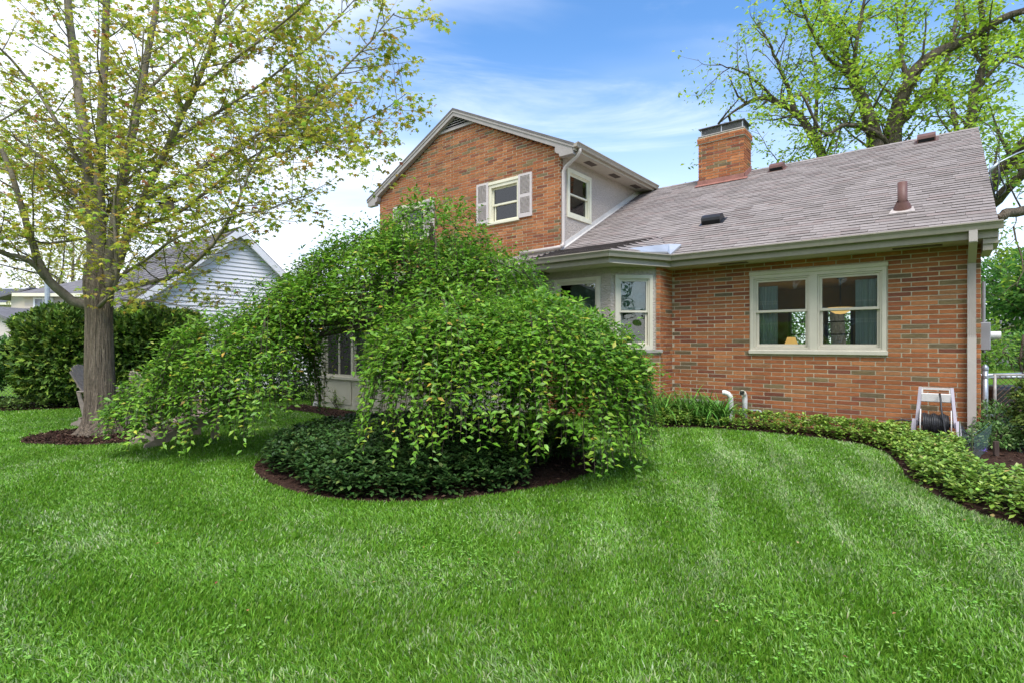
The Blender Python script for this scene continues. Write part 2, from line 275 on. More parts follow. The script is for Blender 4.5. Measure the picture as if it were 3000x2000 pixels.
# grass blades (nobody could count them): density falls with distance
def grass():
    Vs = []; Cs = []; T3 = []; base = 0
    bands = ((1.6, 2.4, 15000), (2.4, 3.4, 12000), (3.4, 5, 7600), (5, 7, 4300), (7, 9.5, 2300), (9.5, 13.5, 1000))
    for y0, y1, den in bands:
        w = 1.12 * y1 + .5; P = rng.uniform((-w, y0), (w, y1), (int(den * 2 * w * (y1 - y0)), 2))
        P = P[np.abs(P[:, 0]) < 1.06 * P[:, 1] + .5]
        keep = np.ones(len(P), bool)
        for _, poly, _ in beds: keep &= ~inside(P, poly)
        keep &= np.hypot(P[:, 0] - MP.x, P[:, 1] - MP.y) > .3
        hx = (P[:, 0] - OX) * E2[0] + (P[:, 1] - OY) * E2[1]; hu = (P[:, 0] - OX) * E1[0] + (P[:, 1] - OY) * E1[1]
        keep &= ~((hx > -.05) & (hu > -.2)); keep &= ~((hx > -3.3) & (hu > 6.5) & (hu < 10.9)); P = P[keep]
        n = len(P); far = (y0 + y1) / 2
        # mower passes bend the blades one way and then the other; soft patches vary height and colour
        nzf = lambda s, a, b: np.sin(P[:, 0] * s + 1.7 * np.sin(P[:, 1] * s * .7 + a)) * np.sin(P[:, 1] * s * 1.13 + 1.3 * np.sin(P[:, 0] * s * .83 + b))
        patch = .5 * nzf(1.1, .3, 1.9) + .35 * nzf(2.9, 2.3, .4) + .3 * nzf(7.1, 1.1, 2.7)
        rr = np.hypot(P[:, 0] - CH_C.x, P[:, 1] - CH_C.y); right = P[:, 0] > .2
        strp = np.where(right, np.sin((P[:, 0] * 1.0 - .12 * P[:, 1]) / .42 * math.pi), np.sin(rr / .5 * math.pi))
        lean_a = np.where(right, 1.45, 2.9) + rng.normal(0, .9, n)
        lean = np.clip(.45 + .14 * strp * (P[:, 1] < 9) + .18 * patch, .05, 1.1) * rng.uniform(.5, 1.4, n)
        sgn = np.where(strp + rng.normal(0, .9, n) > 0, 1., -1.); dx = np.cos(lean_a) * sgn * lean + rng.normal(0, .25, n); dy = np.sin(lean_a) * sgn * lean + rng.normal(0, .25, n)
        h = (.031 + .006 * patch) * rng.uniform(.55, 1.35, n); wd = rng.uniform(.0016, .0032, n) * (1 + .14 * far)
        a = rng.uniform(0, 6.28, n); sx, sy = np.cos(a) * wd, np.sin(a) * wd
        z0 = np.zeros(n); mid = .55
        V = np.stack([np.stack([P[:, 0] - sx, P[:, 1] - sy, z0], 1), np.stack([P[:, 0] + sx, P[:, 1] + sy, z0], 1),
                      np.stack([P[:, 0] + sx * .8 + dx * h * .35, P[:, 1] + sy * .8 + dy * h * .35, h * mid], 1),
                      np.stack([P[:, 0] - sx * .8 + dx * h * .35, P[:, 1] - sy * .8 + dy * h * .35, h * mid], 1),
                      np.stack([P[:, 0] + dx * h * 1.05, P[:, 1] + dy * h * 1.05, h * (1 - .3 * np.clip(lean, 0, 1.2))], 1)], 1)
        c = pick([(.125, .285, .018), (.17, .36, .03), (.09, .22, .014), (.23, .42, .055)], [6, 5, 3, 2], n, .15, .05)
        # pale blades: dry grass plus painted-in sheen, in drifts and along mower wheel lines
        q1 = .5 * nzf(1.7, 2.1, .2) + .5 * nzf(3.7, .4, 1.2) + .35 * nzf(8.3, 1.9, .8)
        cc_ = P[:, 0] - .4 * P[:, 1] + .03 * np.sin(P[:, 1] * 1.7); wheel = sum(a_ * np.exp(-((cc_ - c_) / w_) ** 2) for c_, w_, a_ in ((-.08, .045, 1.), (.56, .06, .7), (.82, .05, 1.), (1.25, .08, .6), (1.62, .09, 1.), (1.98, .12, .9), (2.5, .2, .6)))
        wheel *= np.clip((P[:, 1] - 2.4) / 1.5, 0, 1) * np.clip((8.6 - P[:, 1]) / .8, 0, 1) * (.75 + .4 * nzf(2.3, .7, 2.2))
        pp = np.clip(.05 + .52 * np.clip(q1 + .02, 0, 1) + .8 * wheel + .12 * (P[:, 0] > 2.2), 0, .8); pale = rng.random(n) < pp
        c[pale] = pick([(.33, .44, .17), (.42, .50, .25), (.24, .40, .10)], [3, 1.4, 3], int(pale.sum()), .14, .05)
        c = np.clip(c * (1 + .12 * patch[:, None]), .004, 1)
        Vs.append(V.reshape(-1, 3)); Cs.append(np.repeat(c, 5, 0))
        T3.append((np.array([(0, 1, 2), (0, 2, 3), (3, 2, 4)])[None] + (base + np.arange(n) * 5)[:, None, None]).reshape(-1, 3)); base += n * 5
    g = np_mesh('grass', np.concatenate(Vs), np.concatenate(T3), M_grass, np.concatenate(Cs), None, 'stuff')
    tag(g, 'short mown grass blades of the lawn', 'grass')
    n = 2600                                          # clover among the grass in front
    P = rng.uniform((-3.5, 1.7), (4.2, 4.6), (n * 3, 2)); k = np.sin(P[:, 0] * 1.9 + 2) * np.sin(P[:, 1] * 2.3) + .5 * np.sin(P[:, 0] * 5 + P[:, 1] * 3) + .35 * (P[:, 0] > .3) - .25 * (P[:, 1] - 2.2)
    P = P[(k > .45) & (np.abs(P[:, 0]) < P[:, 1]) & (rng.random(len(P)) < .55)]; P = P[~inside(P, bed_house)]; n = len(P); PP = []; DD = []; NN = []
    for j in range(3):
        a = rng.uniform(0, 6.28, n) if j == 0 else a + 2.09
        PP.append(np.c_[P, rng.uniform(.024, .038, n)]); DD.append(np.stack([np.cos(a), np.sin(a), rng.normal(0, .15, n)], 1)); NN.append(np.stack([rng.normal(0, .2, n), rng.normal(0, .2, n), np.ones(n)], 1))
    n3 = n * 3; c = leaves('clover', OVAL, np.concatenate(PP), np.concatenate(DD), np.concatenate(NN), rng.uniform(.011, .019, n3), rng.uniform(.022, .032, n3), pick([(.19, .40, .05), (.27, .47, .10)], [2, 1], n3), M_grass, None)
    tag(c, 'low clover leaves scattered through the lawn', 'clover', kind='stuff')
    n = 60; P = rng.uniform((-4, 2), (4, 6), (n, 2)); P = P[(~inside(P, bed_cherry)) & (~inside(P, bed_house)) & (np.abs(P[:, 0]) < P[:, 1])]; n = len(P); a = rng.uniform(0, 6.28, n)
    c = leaves('fallen_leaf_litter', LEAF, np.c_[P, np.full(n, .055)], np.stack([np.cos(a), np.sin(a), 0 * a], 1), np.tile((0, .1, 1.), (n, 1)), .025, .03, pick([(.35, .16, .07), (.45, .33, .16), (.25, .08, .06)], [1, 1, 1], n), M_chip, None)
    tag(c, 'tiny dry leaves fallen on the lawn', 'leaf litter', kind='stuff')
grass()

# ------------------------------------------------------------------ the brick house
house = empty('brick_house', (OX, OY, 0), -(math.pi / 2 - TH), 'orange brick house with grey shingle roof, chimney and stucco bay', 'house')
def frame(x, y, phi): return Matrix.Translation((x, y, 0)) @ Matrix.Rotation(R(phi), 4, 'Z')   # x' along a wall, y' into it
CR, BL, JT = .0667, .307, .0135
BC = [(.37, .135, .052), (.335, .118, .047), (.41, .165, .066), (.29, .098, .045), (.215, .077, .044), (.17, .125, .068), (.22, .155, .075), (.33, .15, .065)]
BW = [6, 6, 4, 4, 1.8, 1.3, .9, 2]
def brick_list(M, spans, z0, z1, phase=0., seed=1):
    r_ = random.Random(seed); out = []; j0 = int(math.ceil(z0 / CR - .01)); j = j0
    while (j + 1) * CR <= z1 + .012:
        za, zb = j * CR + JT / 2, (j + 1) * CR - JT / 2
        for a, b in spans((j + .5) * CR):
            off = phase + (0 if j % 2 else BL * .36) + r_.uniform(-.006, .006); k = math.floor((a - off) / BL)
            while off + k * BL < b:
                s0, s1 = max(a, off + k * BL + JT / 2), min(b, off + (k + 1) * BL - JT / 2)
                if s1 - s0 > .03: out.append((s0 + r_.uniform(-.002, .002), s1 + r_.uniform(-.002, .002), za + r_.uniform(-.0012, .0012), zb + r_.uniform(-.0012, .0012), r_.choices(range(len(BC)), BW)[0], r_.uniform(.003, .006), r_.uniform(.86, 1.13)))
                k += 1
        j += 1
    return out
def bricks_joined(parent, M, lst):
    if not lst: return
    mb = MB(M)
    for s0, s1, za, zb, c, d, v in lst: mb.box(s0, s1, -d, .01, za, zb, tuple(x * v for x in BC[c]))
    mb.build('brick_courses', M_brick, parent, kind='stuff')
_bm = {}
def brick_single(parent, b):
    s0, s1, za, zb, c, d, v = b; L = round((s1 - s0) / .02) * .02; v = round(v, 1); k = (L, c, v)
    if k not in _bm: _bm[k] = MB().bbox(-.5, .5, -.005, .012, -.5, .5, .002, tuple(x * v for x in BC[c])).mesh('brick', M_brick)
    o = link('brick', _bm[k], parent); o.location = ((s0 + s1) / 2, random.uniform(-.0015, .001), (za + zb) / 2); o.scale = (s1 - s0, 1, zb - za)
def cut(a, b, holes, z):
    sp = [(a, b)]
    for h0, h1, hz0, hz1 in holes:
        if hz0 < z < hz1: sp = [q for s in sp for q in ((s[0], min(s[1], h0)), (max(s[0], h1), s[1])) if q[1] - q[0] > .02]
    return sp
# front wall of the single-storey wing, opening for the double window
WX0, WX1, WZ0, WZ1 = -2.92, -1.03, 1.16, 2.515
w = MB(); w.box(-4.28, WX0, 0, .24, -.1, 2.68).box(WX1, 0, 0, .24, -.1, 2.68).box(WX0, WX1, 0, .24, -.1, WZ0).box(WX0, WX1, 0, .24, WZ1, 2.68)
wall = w.build('wall', M_mortar, house); wall['label'] = 'front brick wall with the double window'
bl = brick_list(None, lambda z: cut(-4.275, -.002, [(WX0 - .012, WX1 + .012, WZ0 - .005, WZ1 + .005)], z), .0, 2.68, .06)
bl.sort(key=lambda b: -((b[0] + b[1]) / 2) * 1. + abs((b[2] + b[3]) / 2 - 1.25) * .9)
bl.sort(key=lambda b: ((hp(-(b[0] + b[1]) / 2, 0).y) + (3 if (b[2] < .25 and b[0] > -2.8) else 0) + (5 if b[2] < .18 else 0)))
for b in bl[:300]: brick_single(wall, b)
bricks_joined(wall, None, bl[300:])
# side wall (gable end), far walls
rf = lambda y: 2.86 + (.45 + y) * .538 if y < 4.75 else 2.86 + (9.95 - y) * .538
w = MB(); w.prism([(-.24, .24, -.1), (-.24, 9.5, -.1), (-.24, 9.5, 2.9), (-.24, 4.75, 5.5), (-.24, .24, 2.95)], (.236, 0, 0))
sw = w.build('side_wall', M_mortar, house)
bricks_joined(sw, frame(-.004, 0, 90), brick_list(None, lambda z: [(0.01, 9.5)] if z < 2.8 else ([((z - 2.75) / .538, 9.5 - (z - 2.75) / .538)] if z < 5.2 else []), 0, 5.3, .1, 4))
# return wall beside the bay and the bay itself
w = MB(frame(-4.28, -.54, 90)); w.box(0, .54, .001, .2, -.1, 2.67); rw = w.build('return_wall', M_mortar, house)
bricks_joined(rw, frame(-4.28, -.54, 90), brick_list(None, lambda z: [(.003, .528)], 0, 2.68, .13, 5))
C1 = (-4.923, -1.183); FR = frame(*C1, 45); FL = frame(-6.32, -1.183, 0); FA2 = frame(-6.963, -.54, -45); FS = frame(-6.963, 0, -90)
w = MB(); w.M = FR; w.box(.0, .909, .0, .15, -.1, 1.16); w.M = FL; w.box(0, 1.397, 0, .15, -.1, 1.16); w.M = FA2; w.box(0, .909, 0, .15, -.1, 1.16); w.M = FS; w.box(0, .54, 0, .15, -.1, 2.67)
bb = w.build('bay_base', M_mortar, house)
bricks_joined(bb, FR, brick_list(None, lambda z: [(.0, .9)], 0, 1.16, .02, 6) + brick_list(None, lambda z: [(.838, .905)], 1.2, 2.67, .0, 8))
bricks_joined(bb, FL, brick_list(None, lambda z: [(.002, 1.395)], 0, 1.16, .1, 7)); bricks_joined(bb, FA2, brick_list(None, lambda z: [(.002, .9)], 0, 1.16, .1, 7))
w = MB(); w.M = FR
def panel(w, s0, s1, z0, z1, h, y0=.02, y1=.14):
    w.box(s0, h[0], y0, y1, z0, z1).box(h[1], s1, y0, y1, z0, z1).box(h[0], h[1], y0, y1, z0, h[2]).box(h[0], h[1], y0, y1, h[3], z1)
BWR = (.13, .74, 1.235, 2.5); BWL = (.26, 1.17, 1.235, 2.49)
panel(w, .012, .833, 1.2, 2.67, BWR); w.M = FL; panel(w, .0, 1.4, 1.2, 2.67, BWL); w.M = FA2; w.box(0, .9, .02, .14, 1.2, 2.67)
w.build('bay_wall', M_stucco, house)
w = MB(FR); w.box(.833, .905, .004, .14, 1.2, 2.67); w.build('bay_brick_strip', M_mortar, house)
w = MB(FR); w.bbox(.0, .945, -.045, .12, 1.158, 1.222, .008); w.M = FL; w.bbox(-.02, 1.40, -.045, .12, 1.158, 1.222, .008); w.M = FA2; w.bbox(-.02, .92, -.045, .12, 1.158, 1.222, .008)
w.build('bay_sill', M_concrete, house)

def ring(mb, s0, s1, z0, z1, wd, y0, y1, wb=None):
    wb = wd if wb is None else wb
    mb.box(s0, s0 + wd, y0, y1, z0, z1).box(s1 - wd, s1, y0, y1, z0, z1).box(s0 + wd, s1 - wd, y0, y1, z1 - wd, z1).box(s0 + wd, s1 - wd, y0, y1, z0, z0 + wb)
def sash(parent, M, s0, s1, z0, z1, y0, m, gl, wd=.038):
    mb = MB(M); ring(mb, s0, s1, z0, z1, wd, y0, y0 + .03, wd * 1.15); o = mb.build('sash', m, parent)
    MB(M).box(s0 + wd - .005, s1 - wd + .005, y0 + .012, y0 + .018, z0 + wd - .005, z1 - wd + .005).build('pane', gl, parent)
def double_hung(name, M, s0, s1, z0, z1, m, gl, trim=.07, proud=.03, rec=.0, split=.5, label=None, sashm=None):
    mb = MB(M); ring(mb, s0, s1, z0, z1, trim, -proud, .04 + rec); o = mb.build(name, m, house)
    if label: o['label'] = label
    a, b, c, d = s0 + trim, s1 - trim, z0 + trim, z1 - trim
    jm = MB(M); ring(jm, a, b, c, d, .022, -.012 + rec, .075 + rec); jm.build('jamb', m, o)
    a += .022; b -= .022; c += .022; d -= .022; mid = c + (d - c) * split
    sash(o, M, a + .001, b - .001, mid - .018, d - .001, .006 + rec, sashm or m, gl, .03); sash(o, M, a + .001, b - .001, c + .001, mid + .018, .040 + rec, sashm or m, gl, .036)
    return o
bwr = double_hung('window', FR, .095, .775, 1.224, 2.525, M_trim, M_glass, .06, .012, .02, .51, 'narrow window on the slanted side of the bay')
bwl = double_hung('window', FL, .225, 1.20, 1.224, 2.515, M_trim, M_glass, .06, .012, .02, .5, 'window on the front of the bay')
M_blind = mat('roller_blind', (.20, .27, .235), .8, .1, noise=(12, .8, 1.15)); M_blindr = mat('blind_rail', (.62, .68, .66), .5, .3, noise=(8, .9, 1.05))
for M, s0, s1, par in ((FR, .17, .70, bwr), (FL, .30, 1.12, bwl)):
    MB(M).box(s0, s1, .15, .158, 1.955, 2.46).build('blind', M_blind, par); MB(M).box(s0, s1, .146, .166, 1.925, 1.957).build('blind_rail', M_blindr, par)
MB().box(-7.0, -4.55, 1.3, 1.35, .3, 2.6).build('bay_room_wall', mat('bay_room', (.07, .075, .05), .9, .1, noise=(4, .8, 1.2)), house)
# big double window
dw = MB(); ring(dw, WX0 + .005, WX1 - .005, 1.224, 2.455, .055, -.02, .11, .02); dw.box(-2.035, -1.925, -.018, .11, 1.245, 2.40)
dw = dw.build('window', M_trim, house); dw['label'] = 'wide pair of double hung windows'
MB().bbox(WX0 - .012, WX1 + .015, -.035, .1, 2.455, 2.515, .005).build('lintel', M_trim, dw); MB().bbox(WX0 - .018, WX1 + .012, -.045, .2, 1.158, 1.224, .007).build('sill', M_trim, dw)
for a, b in ((WX0 + .062, -2.037), (-1.923, WX1 - .062)):
    jm = MB(); ring(jm, a, b, 1.246, 2.398, .024, .0, .1); jm.build('jamb', M_trim, dw); a += .025; b -= .025
    sash(dw, None, a, b, 1.835, 2.372, .02, M_trim, M_glass, .034); sash(dw, None, a, b, 1.272, 1.868, .055, M_trim, M_glass, .040)
# room behind the double window
M_room = mat('room_paint', (.30, .24, .15), .85, .15, noise=(3, .92, 1.06)); M_floor = mat('room_floor', (.12, .07, .04), .5, .3, noise=(4, .8, 1.15, (1, 8, 1)))
w = MB(); w.box(-4.5, -.3, .3, 4.2, .38, .45); w.build('room_floor', M_floor, house)
w = MB(); w.box(-4.5, -.3, .25, 4.2, 2.55, 2.6).box(-4.5, -4.45, .6, 4.2, .45, 2.55).box(-.3, -.25, .25, 4.2, .45, 2.55)
for a, b in ((-4.45, -3.18), (-2.62, -2.44), (-1.92, -.3)): w.box(a, b, 4.1, 4.2, .45, 2.55)
for a, b in ((-3.18, -2.62), (-2.44, -1.92)): w.box(a, b, 4.1, 4.2, .45, .95).box(a, b, 4.1, 4.2, 2.1, 2.55)
w.build('room_wall', M_room, house)
M_munt = mat('dark_muntin', (.05, .04, .03), .5, .3, noise=(9, .9, 1.1)); w = MB()
for a, b in ((-3.18, -2.62), (-2.44, -1.92)):
    ring(w, a, b, .95, 2.1, .045, 4.08, 4.22)
    for z in (1.26, 1.52, 1.8): w.box(a + .045, b - .045, 4.12, 4.16, z - .014, z + .014)
w.build('rear_window', M_munt, house)
def curtain(s0, s1, y, z0, z1):
    mb = MB(); n = 36; V = []; C = []
    rows = [z0 + (z1 - z0) * i / 60 for i in range(61)]
    for z in rows:
        t = (z * 1000) % 330; c = (.88, .90, .90) if (t < 16 or 40 < t < 56) else (.66, .75, .76)
        for k in range(n + 1): V.append((s0 + (s1 - s0) * k / n, y + .022 * math.sin(k * 1.05) + .008 * math.sin(k * .37), z)); C.append(c)
    mb.v = [Vector(p) for p in V]; mb.c = C; mb.f = [(r * (n + 1) + k, r * (n + 1) + k + 1, (r + 1) * (n + 1) + k + 1, (r + 1) * (n + 1) + k) for r in range(60) for k in range(n)]
    return mb.build('curtain', mat('curtain_cloth', attr=True, rough=.9, spec=.1, trans=.3), dw, True)
curtain(-2.84, -2.53, .16, 1.1, 2.28); curtain(-1.44, -1.11, .16, 1.1, 2.30)
# table lamp standing in the room (a lit lamp), and a hanging bowl light
lp = hitv(2318, 990, 2.6); lamp = empty('table_lamp', HM @ Vector((lp.x, 2.6, .95)), 0, 'lit table lamp with cream shade behind the double window', 'lamp')
def lathe(mb, prof, n=20, c=(0, 0)):
    V = []; fs = []
    for r_, z in prof: V += [(c[0] + r_ * math.cos(2 * math.pi * k / n), c[1] + r_ * math.sin(2 * math.pi * k / n), z) for k in range(n)]
    for i in range(len(prof) - 1): fs += [(i * n + k, i * n + (k + 1) % n, (i + 1) * n + (k + 1) % n, (i + 1) * n + k) for k in range(n)]
    return mb.add(V, fs)
lathe(MB(), [(0, 0), (.075, 0), (.075, .02), (.03, .04), (.022, .08), (.05, .16), (.055, .2), (.02, .27), (.012, .30), (.012, .36), (0, .36)]).build('lamp_base', mat('bronze', (.10, .065, .03), .35, .5, metal=.6, noise=(9, .8, 1.2)), lamp, True)
lathe(MB(), [(.155, .29), (.14, .33), (.10, .42), (.075, .50)]).build('lamp_shade', mat('lamp_shade', (.75, .55, .28), .8, .1, emis=((1, .56, .17), .4), noise=(8, .9, 1.05)), lamp, True)
bulb = bpy.data.lights.new('lamp_bulb', 'POINT'); bulb.energy = 6; bulb.color = (1, .68, .35); bulb.shadow_soft_size = .05; bo = link('lamp_bulb', bulb, lamp); bo.location = (0, 0, .44)
w = MB(); w.box(-.42, .42, -.24, .24, -.03, 0); [w.box(sx * .38 - .025, sx * .38 + .025, sy * .2 - .025, sy * .2 + .025, -.5, -.03) for sx in (-1, 1) for sy in (-1, 1)]
sd = empty('side_table', lamp.location, house.rotation_euler.z, 'dark wooden side table carrying the lit lamp', 'table'); w.build('table_top_and_legs', M_munt, sd)
hl = hitv(2462, 900, 2.2); fx = empty('ceiling_light', HM @ Vector((hl.x, 2.2, 1.87)), 0, 'amber glass bowl light hanging in the room', 'light')
lathe(MB(), [(0, 0), (.08, .012), (.15, .05), (.2, .11), (.205, .125)]).build('glass_bowl', mat('amber_glass', (.7, .45, .16), .5, .3, emis=((1, .6, .2), .5), noise=(7, .8, 1.15)), fx, True)
MB().tube([(0, 0, .02), (0, 0, .68)], .012, 8).tube([(0, 0, .66), (0, 0, .682)], .06, 12).build('stem', M_blackv, fx)

# two-storey gable wing
GY = .59; GX0, GX1, GR = -13.78, -7.16, -10.47
gz = lambda x: 5.65 + .479 * min(x - GX0, GX1 - x)
gh = [(-9.325, -8.345, 4.28, 5.365), (-12.70, -11.72, 4.24, 5.325)]
w = MB(); zc = 5.66; w.prism([(GX0, GY + .001, zc), (GX1, GY + .001, zc), (GR, GY + .001, 7.32)], (0, .2, 0)); xs = [GX0, gh[1][0], gh[1][1], gh[0][0], gh[0][1], GX1]
for i in range(5):
    if i % 2 == 0: w.box(xs[i], xs[i + 1], GY + .001, GY + .2, 2.4, zc)
    else: h = gh[1] if i == 1 else gh[0]; w.box(xs[i], xs[i + 1], GY + .001, GY + .2, 2.4, h[2]).box(xs[i], xs[i + 1], GY + .001, GY + .2, h[3], zc)
gw = w.build('gable_wall', M_mortar, house)
def gspan(z):
    if z > 7.02: return []
    i = max(0, (z - 5.74) / .479); return cut(GX0 + i, GX1 - i, [(h[0] - .01, h[1] + .01, h[2], h[3]) for h in gh], z)
bricks_joined(gw, frame(0, GY, 0), brick_list(None, gspan, 3.30, 7.08, .05, 9))
w = MB(); w.box(GX1 - .002, GX1 - .20, GY + .2, 9, 2.9, 5.7); sh = (.92, 1.835, 4.31, 5.30)
stw = MB(frame(GX1, 0, 90)); panel(stw, GY + .10, 9, 3.0, 5.68, (.92, 1.835, 4.31, 5.30), -.012, .18); stw = stw.build('stucco_wall', M_stucco, house)
w = MB(frame(GX1, 0, 90)); w.box(GY + .002, GY + .098, .001, .18, 2.9, 5.68); cw = w.build('corner_wall', M_mortar, house)
bricks_joined(cw, frame(GX1, 0, 90), brick_list(None, lambda z: [(GY + .0, GY + .098)], 3.3, 5.66, 0, 12))
w = MB(); w.box(GX0, GX0 + .2, GY + .21, 9, 0, 5.7).box(GX0 + .2, GX1 - .2, 8.8, 9, 0, 5.7); w.build('far_wall', M_stucco, house)
w = MB(); w.box(GX0 + .2, GX1 - .2, GY + .9, GY + .95, 3.6, 5.6).box(GX1 - .9, GX1 - .85, 1., 8.7, 3.5, 5.6); w.build('inner_wall', M_dark, house)
# roof of the gable wing: two slabs, rake boards, ridge
S2 = .479; ez = 5.73
for sgn, xe in ((1, -6.71), (-1, -14.23)):
    w = MB(); x0 = xe; w.prism([(x0, .43, ez), (x0, .43, ez - .05), (GR, .43, ez + 3.76 * S2 - .05), (GR, .43, ez + 3.76 * S2)], (0, 8.9, 0)); o = w.build('upper_roof', mat('shingle_plain', (.16, .145, .14), .95, .1, noise=[(3, .8, 1.2), (60, .7, 1.3)]), house)
    w = MB(); dz = .035
    w.prism([(x0 - sgn * .03, .455, ez - .055), (x0 - sgn * .03, .455, ez - .20), (GR, .455, ez + 3.76 * S2 - .20), (GR, .455, ez + 3.76 * S2 - .055)], (0, .13, 0)); w.build('rake_board', M_rake, house)
    w = MB(); w.prism([(x0 + sgn * .005, .438, ez - .052), (x0 + sgn * .005, .438, ez - .105), (GR, .438, ez + 3.76 * S2 - .108), (GR, .438, ez + 3.76 * S2 - .052)], (0, .03, 0)); w.build('rake_trim', M_rake, house)
    bx0, bx1 = sorted((xe - sgn * .02, (GX1 if sgn > 0 else GX0)))
    w = MB(); c0, c1 = xe - sgn * .03, (GX1 if sgn > 0 else GX0) - sgn * .06
    arc = [(c0, .457, ez - .21), (c0, .457, ez - .12), (c1, .457, ez + .1), (c1, .457, ez - .13)] + [(c1 + (c0 - c1) * (t / 5) , .457, ez - .13 - .085 * math.sin(t / 5 * math.pi / 2)) for t in range(1, 5)]
    w.prism([(c0, .452, ez - .225), (c0, .452, ez - .12), (c1 + sgn * .03, .452, ez + .06), (c1, .452, ez - .03), (c1 + sgn * .012, .452, ez - .09), (c1 + sgn * .05, .452, ez - .13), (c1 + sgn * .12, .452, ez - .155), (c1 + sgn * .13, .452, ez - .225)], (0, .139, 0)); w.build('cornice_return', M_rake, house)
# louvre at the peak
w = MB(); ring_pts = [(-11.27, GY - .02, 7.08), (-9.67, GY - .02, 7.08), (GR, GY - .02, 7.46)]
w.box(-11.36, -9.58, GY - .055, GY + .02, 7.0, 7.05); w.bar((-11.34, GY - .02, 7.04), (GR, GY - .02, 7.44), .05, .05); w.bar((-9.6, GY - .02, 7.04), (GR, GY - .02, 7.44), .05, .05)
lv = w.build('louver_vent', M_rake, house); MB().add([(-11.3, GY - .003, 7.03), (-9.64, GY - .003, 7.03), (GR, GY - .003, 7.44)], [(0, 1, 2)]).build('louver_back', M_dark, lv)
for k in range(4):
    z = 7.075 + k * .062; hw = .86 * (1 - (z - 7.0) / .42); MB().add([(GR - hw, GY - .045, z - .012), (GR + hw, GY - .045, z - .012), (GR + hw, GY - .012, z + .03), (GR - hw, GY - .012, z + .03), (GR - hw, GY - .045, z - .002), (GR + hw, GY - .045, z - .002)], [(0, 1, 2, 3), (0, 4, 5, 1), (4, 3, 2, 5)]).build('slat', M_rake, lv)
# upper windows, lintels and shutters
G = frame(0, GY, 0)
def upper_window(s0, s1, z0, z1, lab, shut=(1, 1)):
    mb = MB(G); ring(mb, s0, s1, z0 + .06, z1 - .075, .075, .0, .12, .02); o = mb.build('window', M_cream, house); o['label'] = lab
    MB(G).bbox(s0 - .03, s1 + .03, -.02, .1, z1 - .075, z1, .004).build('lintel', M_cream, o); MB(G).bbox(s0 - .03, s1 + .012, -.05, .12, z0, z0 + .06, .005).build('sill', M_cream, o)
    a, b, c, d = s0 + .076, s1 - .076, z0 + .082, z1 - .152; mid = (c + d) / 2
    sash(o, G, a, b, mid - .02, d, .07, M_cream, M_glass2, .04); sash(o, G, a + .03, b, c, mid + .02, .1, M_cream, M_glass2, .042)
    MB(G).box(a, b, .17, .18, c, d).build('inner_blind', mat('dim_blind', (.03, .032, .03), .8, .1, noise=(20, .6, 1.3, (1, 1, 12))), o)
    for on, sa, sb in ((shut[0], s0 - .39, s0 + .0), (shut[1], s1 - .0, s1 + .40)):
        if not on: continue
        w = MB(G); zz0, zz1 = z0 + .05, z1 + .005; ring(w, sa, sb, zz0, zz1, .055, -.045, -.012, .09); w.box(sa + .055, sb - .055, -.044, -.012, (zz0 + zz1) / 2 - .045, (zz0 + zz1) / 2 + .03).box(sa + .03, sb - .03, -.022, -.0125, zz0 + .04, zz1 - .04)
        so = w.build('shutter', M_shutter, house); m_ = MB(G)
        for lo, hi in ((zz0 + .09, (zz0 + zz1) / 2 - .045), ((zz0 + zz1) / 2 + .03, zz1 - .06)):
            n = int((hi - lo) / .027)
            for k in range(n):
                z = lo + (k + .5) * (hi - lo) / n; m_.add([(sa + .055, -.046, z - .010), (sb - .055, -.046, z - .010), (sb - .055, -.024, z + .008), (sa + .055, -.024, z + .008), (sb - .055, -.036, z - .014), (sa + .055, -.036, z - .014)], [(0, 1, 2, 3), (0, 5, 4, 1)])
        m_.build('louver_slats', M_shutter, so)
upper_window(*gh[0], 'shuttered upstairs window in the brick gable'); upper_window(*gh[1], 'shuttered upstairs window partly behind the cherry')
sw_ = double_hung('window', frame(GX1, 0, 90), .845, 1.91, 4.235, 5.375, M_cream, M_glass2, .095, .04, .0, .5, 'upstairs window with blinds in the stucco wall')
M_slat = mat('venetian_blind', (.20, .20, .215), .6, .3, noise=(9, .9, 1.1)); w = MB(frame(GX1, 0, 90))
for k in range(26): z = 4.36 + k * .036; w.add([(.95, .1, z), (1.8, .1, z), (1.8, .13, z + .027), (.95, .13, z + .027)], [(0, 1, 2, 3)])
w.build('venetian_blind', M_slat, sw_)
